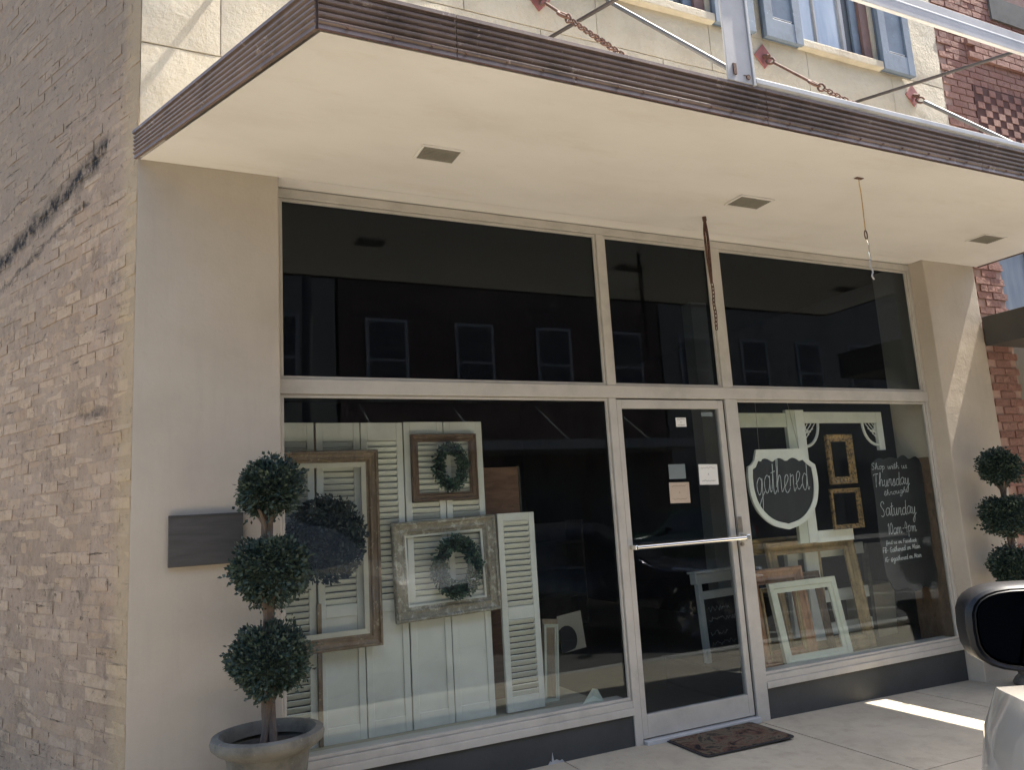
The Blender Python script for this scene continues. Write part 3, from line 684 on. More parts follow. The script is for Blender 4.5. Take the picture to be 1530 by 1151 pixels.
# ------------------------------------------------------------------ foliage
def leaf_cloud(center, radii, n, rng, size=.022, shell=.55, mat=m_leaf, torus=None, lumps=30, lamp=.05):
    """many folded leaf faces through the volume of a clipped ball (or a ring)"""
    b = MB(); ph = [(Vector((rng.gauss(0,1), rng.gauss(0,1), rng.gauss(0,1))).normalized(), rng.uniform(-1,1)) for _ in range(lumps)]
    for i in range(n):
        d = Vector((rng.gauss(0,1), rng.gauss(0,1), rng.gauss(0,1))).normalized()
        if torus:
            a = rng.uniform(0, 2*math.pi); t2 = rng.uniform(0, 2*math.pi); rr_ = torus*rng.uniform(.45, 1.12)
            ro = Vector((math.cos(a)*radii[0], 0, math.sin(a)*radii[2])); rd = Vector((math.cos(a), 0, math.sin(a)))
            out = (rd*math.cos(t2)+Vector((0,1,0))*math.sin(t2)); p = ro+out*rr_
            # the ring spirals: leaves lean round it
            out = (out+Vector((-math.sin(a),0,math.cos(a)))*.8).normalized()
        else:
            k = .80+.27*max(math.exp(-(1-min(1, d.dot(v)))/(.045+.02*s_)) for v, s_ in ph)+lamp*max(0, d.dot(ph[0][0])); rr_ = rng.uniform(shell, 1.0)**.5
            if rng.random() < .12: rr_ *= rng.uniform(1.04, 1.22)
            p = Vector((d.x*radii[0], d.y*radii[1], d.z*radii[2]))*k*rr_; out = d
        out = (out+Vector((J(1), J(1), J(1)+.2))*.6).normalized(); sd_ = out.cross(Vector((rng.gauss(0,1), rng.gauss(0,1), rng.gauss(0,1)))).normalized()
        nn = out.cross(sd_); s_ = size*rng.uniform(.5, 1.3); w = s_*rng.uniform(.28,.45)
        c0 = Vector(center)+p; 
        b.add([c0, c0+out*s_*.5+sd_*w+nn*w*.3, c0+out*s_, c0+out*s_*.5-sd_*w+nn*w*.3], [(0,1,2),(0,2,3)])
    return b
def core_ball(center, radii, k=.74, rng=random):
    b = MB(); vs = []; n, m_ = 14, 9
    for j in range(m_+1):
        t = math.pi*j/m_
        for i in range(n):
            a = 2*math.pi*i/n; s_ = k*(1+.06*rng.uniform(-1,1))
            vs.append((center[0]+radii[0]*s_*math.sin(t)*math.cos(a), center[1]+radii[1]*s_*math.sin(t)*math.sin(a), center[2]+radii[2]*s_*math.cos(t)))
    b.add(vs, [(j*n+i, j*n+(i+1) % n, (j+1)*n+(i+1) % n, (j+1)*n+i) for j in range(m_) for i in range(n)]); return b
def topiary(x, y, z, label, seed, rz=0):
    rng = random.Random(seed); t = thing('topiary_tree', (x,y,z), label, 'topiary', 'three-ball topiaries in urns flanking the shopfront', (0,0,rz))
    prof = [(0,.0),(.135,.0),(.14,.02),(.12,.05),(.095,.075),(.10,.10),(.125,.13),(.150,.22),(.168,.33),(.180,.42),(.186,.44),(.225,.462),(.246,.480),(.250,.50),(.243,.518),(.212,.524),(.195,.512),(.188,.49),(.185,.47)]
    prof = [(r_, z_*1.035+(.012 if z_ > .4 else 0)) for r_, z_ in prof]; MB().lathe(prof, 108, flute=.05, fl=(.12,.43)).build('urn', m_pot, t, smooth=True)
    sb = MB(); sb.lathe([(0.001,.50),(.06,.498),(.12,.488),(.186,.480)], 28); so = sb.build('soil', m_soil, t, smooth=True)
    base = z
    for k in range(4):
        a0 = rng.uniform(0, 6.28); pts = []; rad = []
        for q in range(22):
            f = q/21; a = a0+f*5.2+k*1.57; r_ = .012+.012*math.sin(f*9+k)*.4+(.016 if f < .1 else 0)*(1-f*10)
            pts.append((r_*math.cos(a), r_*math.sin(a), .48+f*1.15)); rad.append((.019-.008*f)*(1+rng.uniform(-.1,.1)))
        MB().tube(pts, rad, 8).build('trunk', m_bark, t, smooth=True)
    # forked limbs under each ball
    for zc in (.86, 1.28, 1.655):
        for k in range(4):
            a = rng.uniform(0, 6.28)+k*1.57; 
            MB().tube([(0,0,zc-.24),(.02*math.cos(a),.02*math.sin(a),zc-.17),(.07*math.cos(a),.07*math.sin(a),zc-.10)], [.012,.011,.008], 7).build('limb', m_bark, t, smooth=True)
    for (zc, rx, rz_, n) in ((.86,.188,.172,6600), (1.275,.184,.166,6400), (1.655,.158,.150,5000)):
        c = (rng.uniform(-.012,.012), rng.uniform(-.012,.012), zc)
        f = leaf_cloud(c, (rx,rx,rz_), n, rng, .021, .40).build('foliage', m_leaf, t)
        core_ball(c, (rx,rx,rz_), .70, rng).build('foliage_core', m_core, f, smooth=True)  # dark ball added inside the leaves to block light passing through
topiary(-.487, -.30, .0, 'three-ball topiary in a fluted grey urn before the left pier, beside the dark plaque', 3)
topiary(5.13, -.25, gz(5.13), 'three-ball topiary by the right pier, half hidden behind the car mirror', 8, 1.9)

MB().prism([(1.14,.0),(1.155,.02),(1.165,.012),(1.172,.065),(1.18,.018),(1.20,.022),(1.22,.010),(1.235,.016),(1.25,.0)], .1255, .1275, 'y').build('paint_splash', m_palepaint, bld)
# plaque on the left pier
pq = MB().box(-.907,-.563,-.030,-.002,1.30,1.547).build('wall_plaque', m_plaque, None, bevel=.004); tag(pq, 'blank dark wooden plaque fixed to the left pier behind the topiary', 'plaque')
MB().box(-.907,-.563,-.034,-.0305,1.540,1.547).build('plaque_edge', m_kick, pq)
# doormat
mt = thing('doormat', (2.30,-.085,-.004), 'brown and black patterned doormat in front of the shop door', 'doormat', rot=(0,0,R(-.5)))
def rrect(w, h, r, n=5):
    pts = []
    for (cx_, cy_, a0) in ((w-r,h-r,0),(-w+r,h-r,90),(-w+r,-h+r,180),(w-r,-h+r,270)):
        for k in range(n+1): a = R(a0+90*k/n); pts.append((cx_+r*math.cos(a), cy_+r*math.sin(a)))
    return pts
MB().prism(rrect(.345,.225,.04), .006, .013, 'z').build('rubber_backing', m_matedge, mt)
mt.scale.z = .6
MB().prism(rrect(.325,.205,.03), .0135, .020, 'z').build('mat_pile', m_mat, mt)

# ------------------------------------------------------------------ chalk handwriting
ST = {  # single-stroke script letters on a unit x-height grid: (advance, strokes)
 'a': (.95, [[(.75,.85),(.45,1),(.12,.7),(.1,.3),(.3,0),(.55,.15),(.75,.55),(.78,.95),(.74,.4),(.8,.05),(1,.15)]]),
 'b': (.9, [[(.05,.3),(.25,1.3),(.3,1.9),(.15,1.8),(.12,.3),(.2,.0),(.5,.05),(.7,.4),(.55,.85),(.25,.8)]]),
 'c': (.8, [[(.7,.8),(.45,1),(.12,.65),(.15,.2),(.4,0),(.8,.2)]]),
 'd': (.95, [[(.7,.8),(.42,.95),(.12,.65),(.12,.25),(.32,0),(.58,.2),(.74,.9),(.8,1.9),(.76,1.2),(.74,.3),(.85,.0),(1,.15)]]),
 'e': (.8, [[(.02,.3),(.35,.5),(.62,.8),(.5,1),(.25,.9),(.12,.5),(.2,.1),(.45,0),(.82,.25)]]),
 'f': (.6, [[(.0,.2),(.3,1.1),(.42,1.85),(.28,1.8),(.2,.8),(.2,-.7),(.3,-.7),(.32,.1),(.6,.3)]]),
 'g': (.95, [[(.72,.8),(.45,1),(.12,.7),(.12,.3),(.32,.05),(.6,.3),(.75,.95),(.72,.1),(.62,-.8),(.35,-1.1),(.15,-.8),(.45,-.3),(1,.2)]]),
 'h': (.95, [[(.0,.3),(.28,1.2),(.36,1.9),(.22,1.8),(.16,.8),(.14,0),(.22,.55),(.45,.95),(.62,.8),(.64,.2),(.72,0),(.95,.2)]]),
 'i': (.45, [[(.02,.3),(.18,.95),(.18,.2),(.28,0),(.48,.2)],[(.2,1.35),(.22,1.42)]]),
 'k': (.85, [[(.15,1.8),(.12,0)],[(.6,.95),(.15,.4),(.7,0)]]),
 'l': (.45, [[(.02,.3),(.22,1.1),(.3,1.85),(.16,1.8),(.13,.3),(.22,0),(.48,.2)]]),
 'm': (1.3, [[(.02,.8),(.12,.95),(.14,0),(.2,.6),(.4,.95),(.52,.8),(.54,0),(.6,.6),(.8,.95),(.94,.8),(.96,.15),(1.05,0),(1.3,.2)]]),
 'n': (.95, [[(.02,.8),(.12,.95),(.14,0),(.22,.6),(.45,.95),(.6,.8),(.62,.15),(.72,0),(.95,.2)]]),
 'o': (.8, [[(.45,1),(.14,.75),(.12,.25),(.35,0),(.62,.2),(.65,.75),(.45,1),(.85,.85)]]),
 'p': (.9, [[(.05,.7),(.16,.95),(.15,-.9)],[(.15,.6),(.4,1),(.66,.75),(.6,.2),(.35,0),(.15,.25)]]),
 'r': (.75, [[(.02,.3),(.15,1),(.16,.85),(.5,.92),(.46,.4),(.55,0),(.78,.2)]]),
 's': (.65, [[(.02,.2),(.35,1.05),(.42,.6),(.5,.2),(.3,-.02),(.1,.1)],[(.5,.1),(.66,.2)]]),
 't': (.6, [[(.02,.3),(.26,1.1),(.3,1.7),(.24,.4),(.32,0),(.6,.2)],[(.02,1.2),(.55,1.28)]]),
 'u': (.95, [[(.05,.75),(.14,.95),(.13,.3),(.26,0),(.5,.15),(.66,.95),(.66,.2),(.76,0),(.95,.2)]]),
 'w': (1.2, [[(.05,.95),(.2,.1),(.32,.05),(.52,.9),(.66,.1),(.78,.05),(1,.95),(1.15,.85)]]),
 'y': (.95, [[(.05,.75),(.14,.95),(.14,.35),(.28,.05),(.5,.2),(.66,.95),(.62,-.2),(.5,-1),(.3,-1),(.28,-.6),(.95,.15)]]),
 'T': (1.0, [[(.0,1.65),(.1,1.85),(.9,1.9)],[(.5,1.88),(.42,.6),(.45,0)]]),
 'S': (1.0, [[(.75,1.6),(.55,1.95),(.2,1.8),(.15,1.4),(.6,.8),(.7,.3),(.45,0),(.1,.15)]]),
 'F': (.85, [[(.75,1.8),(.15,1.8),(.18,0)],[(.18,.95),(.6,1)]]),
 'B': (.9, [[(.15,0),(.15,1.8),(.5,1.85),(.62,1.4),(.2,.98),(.68,.7),(.62,.1),(.15,0)]]),
 'G': (1.0, [[(.8,1.5),(.5,1.85),(.15,1.3),(.15,.5),(.45,0),(.8,.2),(.8,.75),(.5,.78)]]),
 'I': (.5, [[(.25,1.8),(.25,0)]]),
 'M': (1.2, [[(.12,0),(.2,1.8),(.55,.5),(.9,1.8),(1,0)]]),
 '1': (.5, [[(.1,1.4),(.3,1.8),(.3,0)]]), '0': (.85, [[(.45,1.8),(.14,1.3),(.14,.4),(.4,0),(.66,.4),(.68,1.3),(.45,1.8)]]),
 '4': (.85, [[(.35,1.85),(.1,.8),(.7,.85)],[(.6,1.6),(.55,0)]]),
 '-': (.6, [[(.08,.75),(.5,.8)]]), '@': (1.2, [[(.75,.5),(.5,.8),(.3,.5),(.5,.2),(.75,.5),(.85,.2),(1.05,.5),(.95,1.1),(.5,1.3),(.1,.8),(.15,.1),(.6,-.2),(.9,-.1)]]),
 ' ': (.6, [])}
def chalk_text(text, width, xh, thick, parent, loc, mat, name='chalk_lettering', slant=.1, rise=0.0, ystretch=1.0):
    adv = sum(ST[c][0] for c in text); k = width/adv; b = MB(); x = 0
    rng = random.Random(len(text))
    for c in text:
        a, strokes = ST[c]; jy = rng.uniform(-.06,.06)
        for s_ in strokes:
            pts = [((x+px+py*slant)*k, 0, (py+jy)*xh*ystretch+rise*(x+px)/adv) for px, py in s_]
            pts = catmull(pts, 5)
            b.tube(pts, [thick*(.75+.5*abs(math.sin(i*.55+x))) for i in range(len(pts))], 5)
        x += a
    b.v = [(vx, vy*.35, vz) for vx, vy, vz in b.v]
    o = b.build(name, mat, parent); o.location = loc; return o

# ------------------------------------------------------------------ left window display
def louvre_panel(x0, x1, z0, z1, y, zmid, label, group, name='louvred_door', full=False, tilt=0.0, pitch=.0365, mid2=None):
    """a panel with stiles, rails, tilted slats and a flat lower field; origin at its foot"""
    w = x1-x0; h = z1-z0; t = thing(name, (x0,y,z0), label, 'louvred door' if name == 'louvred_door' else 'shutter', group, (0, tilt, 0))
    sw = .042; top = .115 if name == 'louvred_door' else .05
    MB().box(0,sw,0,.028,0,h).build('stile', m_sage, t, bevel=.003); MB().box(w-sw,w,0,.028,0,h).build('stile', m_sage, t, bevel=.003)
    MB().box(sw,w-sw,.001,.027,h-top,h).build('rail', m_sage, t, bevel=.002); MB().box(sw,w-sw,.001,.027,0,.09).build('rail', m_sage, t, bevel=.002)
    slat = MB().box(sw-.002, w-sw+.002, -.019, .019, -.003, .003).mesh('slat', m_sage_slat)
    def slats(za, zb):
        n = int((zb-za)/pitch)
        for k in range(n):
            inst('slat', slat, t, (0, .014, za+(zb-za)*(k+.5)/n), (R(-52)+J(.03), J(.004), 0))
    if full: 
        if mid2:
            MB().box(sw,w-sw,.001,.027,mid2-z0-.04,mid2-z0+.04).build('rail', m_sage, t, bevel=.002); slats(.09, mid2-z0-.04); slats(mid2-z0+.04, h-top)
        else: slats(.09, h-top)
    else:
        zm = zmid-z0; MB().box(sw,w-sw,.001,.027,zm-.07,zm).build('rail', m_sage, t, bevel=.002); slats(zm, h-top)
        MB().box(sw,w-sw,.010,.018,.09,zm-.07).build('field_panel', m_sage, t)
    MB().box(sw*.5,w-sw*.5,.0285,.0335,.01,h-.01).build('backing', m_shadowgap, t)  # added dark sheet, its colour stands for shade between the slats
    return t
G1 = 'pale louvred bifold panels lined up in the left window'
louvre_panel(-.365,-.085,.20,2.080,.60,.95,'leftmost pale louvred panel, slatted from top to bottom, half hidden by the left topiary',G1,full=True)
louvre_panel(-.072,.200,.20,2.078,.60,.98,'second pale louvred panel, behind the big brown frame with the large dark wreath',G1)
louvre_panel(.206,.478,.20,2.078,.60,.98,'third pale louvred panel, showing between the big brown frame and the square frame',G1)
louvre_panel(.486,.755,.20,2.082,.60,.98,'fourth pale louvred panel, behind the left halves of the square and the ornate frames',G1)
louvre_panel(.760,1.032,.20,2.082,.60,.98,'rightmost pale louvred panel, directly left of the brown board',G1)
louvre_panel(1.10,1.372,.205,1.462,.57,.8,'short narrow pale shutter with a middle rail, right end of the pale panels',None,name='louvred_shutter',full=True,mid2=.815)
MB()
lath = MB().box(-.086,-.060,.575,.590,.205,1.0).build('wooden_lath', m_rustic, None, bevel=.002); tag(lath, 'thin worn wooden strip standing upright below the big brown frame', 'strip of wood')

def moulding(pts, prof, name, mat, parent, bumpy=0, smooth=False):
    """mitred picture-frame moulding: prof = (distance inwards from the outer edge, forward) pairs; pts = 4 outer corners (x,z)"""
    b = MB(); vs = []; cx_ = sum(p[0] for p in pts)/4; cz_ = sum(p[1] for p in pts)/4; N = len(prof)
    P = [Vector(p) for p in pts]; rings = []
    sub = 12 if bumpy else 1
    for i in range(4):
        a, c = P[i], P[(i+1) % 4]
        for k in range(sub):
            rings.append((a, c, k/sub, i, k))
    out = []
    def inset(i, d):
        a, bq, c = P[i-1], P[i], P[(i+1) % 4]; e1 = (bq-a).normalized(); e2 = (c-bq).normalized()
        n1 = Vector((-e1.y, e1.x)); n2 = Vector((-e2.y, e2.x)); m = (n1+n2).normalized(); return bq+m*(d/max(.3, m.dot(n1)))
    for i in range(4):
        for k in range(sub):
            f = k/sub
            for (d, o_) in prof:
                q = inset(i, d).lerp(inset((i+1) % 4, d), f); j = bumpy*(random.uniform(-1,1)) if o_ > .01 else 0
                out.append((q.x, -(o_+j), q.y))
    R_ = 4*sub
    fs = [((r_)*N+k, (r_)*N+k+1, ((r_+1) % R_)*N+k+1, ((r_+1) % R_)*N+k) for r_ in range(R_) for k in range(N-1)]+[(r_*N+N-1, r_*N, ((r_+1) % R_)*N, ((r_+1) % R_)*N+N-1) for r_ in range(R_)]
    b.add(out, fs); return b.build(name, mat, parent, bevel=0)
def picture_frame(name, loc, w, h, wd, label, mat, group=None, rot=(0,0,0), liner=0, depth=.035, bumpy=0, cat='picture frame', style=0, skew=0):
    t = thing(name, loc, label, cat, group, rot)
    if style == 0: prof = [(0,0),(0,depth*.8),(wd*.10,depth),(wd*.22,depth*.95),(wd*.30,depth*.7),(wd*.55,depth*.52),(wd*.72,depth*.62),(wd*.80,depth*.5),(wd*.86,depth*.3),(wd,depth*.28),(wd,0)]
    else: prof = [(0,0),(0,depth),(wd*.5,depth*.9),(wd*.62,depth*.6),(wd,depth*.5),(wd,0)]
    moulding([(0,0),(w,0),(w+skew,h),(skew,h)], prof, 'moulding', mat, t, bumpy)
    if liner:
        q = wd+.001; moulding([(q,q),(w-q,q),(w-q,h-q),(q,h-q)], [(0,0),(0,.012),(liner,.006),(liner,0)], 'liner', m_liner, t)
    return t
picture_frame('picture_frame', (-.66,.545,.733), .948, 1.165, .072, 'big rustic brown picture frame hung on the panels behind the left topiary', m_rustic, liner=.028, depth=.045, bumpy=.0016)
picture_frame('picture_frame', (.524,.595,1.568), .452, .430, .050, 'smallish square brown frame round the upper small wreath', m_walnut, depth=.035, bumpy=.0012)
t = picture_frame('picture_frame', (.388,.585,.835), .70, .607, .085, 'ornate weathered grey-gilt frame round the lower small wreath', m_ornate, rot=(0,R(-1.6),0), depth=.05, bumpy=.0035)
moulding([(.086,.086),(.614,.086),(.614,.521),(.086,.521)], [(0,0),(0,.012),(.012,.008),(.012,0)], 'liner', m_chippy, t)
def wreath(x, y, z, rx, rz_, tube_, n, label, mat, size=.024):
    t = thing('wreath', (x,y,z), label, 'wreath', 'wreaths hung in the left window'); rng = random.Random(int(x*100)+5)
    f = leaf_cloud((0,0,0), (rx,0,rz_), n, rng, size, mat=mat, torus=tube_).build('foliage', mat, t)
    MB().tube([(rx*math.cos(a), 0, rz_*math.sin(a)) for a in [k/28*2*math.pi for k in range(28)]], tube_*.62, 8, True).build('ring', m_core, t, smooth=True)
wreath(.775,.53,1.780,.086,.122,.033,1300,'small green wreath in the square brown frame',m_wreath,.021)
wreath(.777,.50,1.148,.122,.150,.042,2000,'green wreath in the ornate grey frame, a little larger than the one above it',m_wreath,.023)
wreath(-.045,.46,1.375,.132,.150,.092,5600,'largest and darkest wreath, round and dense, hanging in the big brown frame',m_wreathdk,.026)
for (x0,x1,z0,z1) in ((1.06,1.225,1.50,1.78),):
    t = thing('wooden_board', (1.13,.98,.02), 'reddish brown wooden board standing behind the pale panels near the middle of the left window', 'board')
    MB().box(0,.34,0,.02,0,1.775).build('board_face', m_leafboard, t, bevel=.003); MB().box(.341,.352,-.006,.024,0,1.78).build('board_edge', m_plaque, t)
pk = MB(); pk.box(-.005,.12,0,.02,0,.70); pl = pk.build('leaning_plank', m_plank, None, bevel=.003); pl.location = (1.46,.80,.02); pl.rotation_euler = (R(-6),R(7),0); tag(pl, 'pale wooden plank leaning just right of the short pale shutter', 'plank')
t = picture_frame('picture_frame', (1.425,.70,.20), .11, .50, .022, 'narrow pale frame leaning beside the wooden plank', m_cream, rot=(R(-5),R(6),0), depth=.02, style=1)
cd = MB(); cd.box(0,.20,0,.004,0,.27); cd.build  # arched print
pr = thing('arched_print', (1.78,1.05,.42), 'small pale print with a dark arch, propped behind the plank', 'print', rot=(0,R(-6),0))
MB().box(0,.205,0,.006,0,.27).build('card', m_cardboard, pr); MB().prism([(.0,.0)]+[(.055+.085*math.cos(R(a)),.09+.10*math.sin(R(a))) for a in range(130,-61,-20)], -.003, -.001, 'y').build('arch', m_board, pr)
MB()
ds = thing('paper_scrap', (1.46,.24,.2665), 'crumpled white paper scrap on the window sill at the right end of the left window', 'paper')
b = MB(); b.add([(0,0,0),(.07,.01,.004),(.155,0,0),(.10,.03,.035),(.125,.015,.07),(.09,.02,.078),(.08,.05,.0)], [(0,1,3),(1,2,3),(3,2,4),(3,4,5),(0,3,5),(0,5,6),(6,5,2)]); b.build('sheet', m_cream, ds)
# notes and tag on the door glass
def note(x, z, w, h, mat, label, rot=0, lines=4, group='papers taped to the door glass'):
    t = thing('paper_note', (x, .1405, z), label, 'note', group, (0, rot, 0)); MB().box(0,w,-.0006,.0,0,h).build('sheet', mat, t)
    b = MB(); rng = random.Random(int(x*1000))
    for k in range(lines):
        zz = h*(.82-.62*k/max(1,lines-1)); xx = w*.12; pts = []
        if k == lines//2 and lines > 2: 
            pts = [(w*.46,-.0009,zz-.006),(w*.49,-.0009,zz+.006),(w*.52,-.0009,zz-.005)]
        else:
            while xx < w*.88: pts.append((xx, -.0009, zz+rng.uniform(-.006,.006))); xx += w*.035
        b.tube(pts, .0011, 4)
    b.build('handwriting', m_ink, t)
note(2.298,1.983,.088,.064,m_paperw,'smallest white note, near the top of the door glass',0,3)
note(2.452,1.578,.165,.142,m_paperw,'larger white handwritten note by the right stile of the door',R(1.5),3)
note(2.190,1.463,.168,.140,m_papert,'tan kraft note below the other papers, middle of the door glass',R(1),3)
note(2.20,1.625,.14,.10,m_papergr,'dim grey card above the tan note on the door glass',0,0)
note(2.523,2.055,.10,.03,m_papergr,'narrow grey label in the top right corner of the door glass',0,0)
bell = thing('brass_bell', (2.03,.45,2.02), 'little brass bell hanging inside at the top left of the door', 'bell')
MB().lathe([(.004,.02),(.012,.012),(.018,-.01),(.022,-.035),(.034,-.052),(.034,-.056),(.0,-.05)], 16).build('bell_cup', m_brass, bell, smooth=True); MB().tube([(0,0,.02),(0,0,.30)], .0015, 4).build('cord', m_ink, bell)
# A-board inside the door
ab = thing('chalkboard_stand', (2.93,.85,.02), 'white-framed chalkboard stand inside the door, seen through the right half of the glass', 'chalkboard', rot=(R(-3),0,R(8)))
b = MB(); b.box(0,.045,-.02,.02,0,.80); b.build('leg', m_chippy, ab, bevel=.003); b = MB(); b.box(.42,.465,-.02,.02,0,.80); b.build('leg', m_chippy, ab, bevel=.003)
b = MB(); b.box(.046,.419,-.018,.018,.68,.74); b.box(.046,.419,-.018,.018,.02,.20); b.build('rail', m_chippy, ab, bevel=.003); MB().box(-.02,.485,-.03,.04,.80,.88).build('cap', m_chippy, ab, bevel=.006); MB().box(-.035,.50,-.04,.05,.882,.90).build('cap', m_chippy, ab, bevel=.004)
MB().box(.046,.419,-.004,.004,.20,.68).build('slate', m_board, ab)
for i, (zz, ww) in enumerate(((.60,.26),(.52,.30),(.42,.20),(.34,.28))):
    b = MB(); rng = random.Random(i+40); pts = []; xx = .09
    while xx < .09+ww: pts.append((xx, -.006, zz+rng.uniform(-.022,.022))); xx += .013
    b.tube(pts, .002, 4); b.build('faint_handwriting', m_chalkdim, ab)
# dim shelf deep in the shop
shf = thing('display_shelf', (3.3,4.6,.02), 'dim stepped shelf deep inside the shop, seen through the door', 'shelf')
mdim = paint('dim_shelf_paint', (.16,.15,.14), .2, .8)
for k in range(4): MB().box(0,.8,0,.4,.02+k*.33,.05+k*.33).build('shelf_board', mdim, shf, bevel=.003)
for q in (0,.77): MB().box(q,q+.03,-.01,.41,0,1.3).build('side_panel', mdim, shf)
MB().box(.04,.76,.38,.40,0.05,1.28).build('back_panel', mdim, shf)
# more furniture and boards in the shop's gloom
for (x,y,w,d,h,mt_,lb,ct) in ((1.9,5.6,1.3,.5,1.1,m_plaque,'dark sideboard standing deep in the shop behind the left window','sideboard'),(-.1,3.2,1.2,.5,2.35,m_leafboard,'tall brown cupboard behind the pale panels, its top just showing','cupboard')):
    t = thing('sideboard' if h < 2 else 'cupboard', (x,y,.02), lb, ct)
    MB().box(0,w,0,d,.12,h).build('carcass', mt_, t, bevel=.01); MB().box(-.03,w+.03,-.03,d+.02,h+.001,h+.04).build('top', mt_, t, bevel=.008)
    for k in range(3): MB().box(.03+k*w/3,w/3-.03+k*w/3,-.018,-.001,.2,h-.06).build('door', mt_, t, bevel=.006)
    for q in ((.04,.04),(w-.08,.04),(.04,d-.08),(w-.08,d-.08)): MB().box(q[0],q[0]+.05,q[1],q[1]+.05,0,.119).build('leg', mt_, t)

# ------------------------------------------------------------------ right window display
sd_ = thing('shield_sign', (3.335,.262,1.22), "white-rimmed shield chalkboard reading 'gathered' hanging in the right window", 'sign')
def shield(sx=1, sz=1, grow=0):
    top = [(-.30,.49),(-.27,.52),(-.24,.60),(.22,.60),(.25,.53),(.29,.50),(.335,.475)]
    R_ = [(.335,.475),(.345,.40),(.342,.30),(.31,.19),(.24,.10),(.14,.035),(.0,.0)]
    L_ = [(.0,.0),(-.14,.035),(-.24,.10),(-.31,.19),(-.342,.30),(-.345,.40),(-.335,.475)]
    pts = [Vector((x,z)) for x, z in catmull([(x,0,z) for x,z in R_],5) and [(p.x,p.z) for p in catmull([(x,0,z) for x,z in R_],5)]]+[Vector((p.x,p.z)) for p in catmull([(x,0,z) for x,z in L_],5)][1:]+[Vector(p) for p in top[:-1]]
    return pts
SH = shield(); cxm = Vector((0,.33))
inner = []
for p in SH:
    d = p-cxm; q = cxm+d*(.875)
    if p.y > .50:                     # scalloped upper rim
        q = Vector((p.x*.86, .525-.022*abs(math.sin((p.x+.3)*10.5))))
    elif p.y > .46: q = Vector((p.x*.88, p.y-.02))
    inner.append(q)
# scallops along the top edge
topn = 26; extra_o = []; extra_i = []
b = MB(); n = len(SH)
# resample the top edge for the scallops
def ring_pts():
    o_, i_ = [], []
    for k, p in enumerate(SH):
        o_.append(p); i_.append(inner[k])
        nx_ = SH[(k+1) % n]
        if abs(p.y-.60) < .001 and abs(nx_.y-.60) < .001:
            for q in range(1, 20):
                f = q/20; x = p.x+(nx_.x-p.x)*f; o_.append(Vector((x,.60)))
                i_.append(Vector((x*.90,.505+.028*abs(math.sin(f*math.pi*3+.4)))))
    return o_, i_
o_, i_ = ring_pts(); n2 = len(o_)
vs = [(p.x,-.014,p.y) for p in o_]+[(p.x,-.014,p.y) for p in i_]+[(p.x,.006,p.y) for p in o_]+[(p.x,-.006,p.y) for p in i_]
fs = []
for k in range(n2):
    j = (k+1) % n2; fs += [(k,j,n2+j,n2+k),(k,2*n2+k,2*n2+j,j),(n2+k,n2+j,3*n2+j,3*n2+k)]
b.add(vs, fs); rim = b.build('rim', m_chippy, sd_)
b = MB(); b.prism([(p.x*1.03,(p.y-.33)*1.03+.33) for p in i_], -.004, .004, 'y'); b.build('slate', m_board, sd_)
chalk_text('gathered', .53, .098, .0030, sd_, (-.275,-.0075,.262), m_chalk, slant=.05, rise=.03, ystretch=1.35)
for sx in (-.2,.2): MB().tube([(sx,0,.6),(sx*.8,.03,1.0)], .0015, 4).build('hanging_wire', m_steelw, sd_)
# old screen door with corner brackets
scd = thing('screen_door', (3.60,.36,1.10), 'chipped white screen door frame with lattice corner brackets, behind the shield sign', 'screen door')
Tm = lambda: None
MB().box(.02,.115,-.016,.016,-.0,1.035).build('stile', m_chippy, scd, bevel=.003)
MB().box(-.075,.015,-.016,.016,.0,1.035).build('stile', m_cream, scd, bevel=.003)
MB().box(.116,.93,-.015,.015,.93,1.02).build('top_rail', m_chippy, scd, bevel=.003); MB().box(.93,1.00,-.016,.016,.70,1.02).build('stile', m_chippy, scd, bevel=.003)
MB().box(-.57,-.076,-.014,.014,.90,1.01).build('top_rail', m_cream, scd, bevel=.003)
MB().box(.116,.50,-.015,.015,-.005,.085).build('lower_rail', m_chippy, scd, bevel=.003)
for sgn, cx_ in ((1,.116),(-1,.93)):
    pts = [(cx_+sgn*(.155*math.cos(R(a))-.0), 0, .93-.185+.0+.185-(.185*math.sin(R(a)))) for a in range(0,91,9)]
    b = MB(); b.tube([(x,0,z) for x,_,z in pts], .012, 6); b.build('bracket_arc', m_chippy, scd, smooth=True)
    for k in (1,2,3):
        b = MB(); b.tube([(cx_+sgn*.01,0,.93-.04*k),(cx_+sgn*.04*k,0,.925)], .004, 5); b.build('bracket_bar', m_chippy, scd)
        b = MB(); b.tube([(cx_+sgn*.005,0,.92-.035*k+.03),(cx_+sgn*(.02+.025*k),0,.93-.12+.025*k)], .004, 5); b.build('bracket_bar', m_chippy, scd)
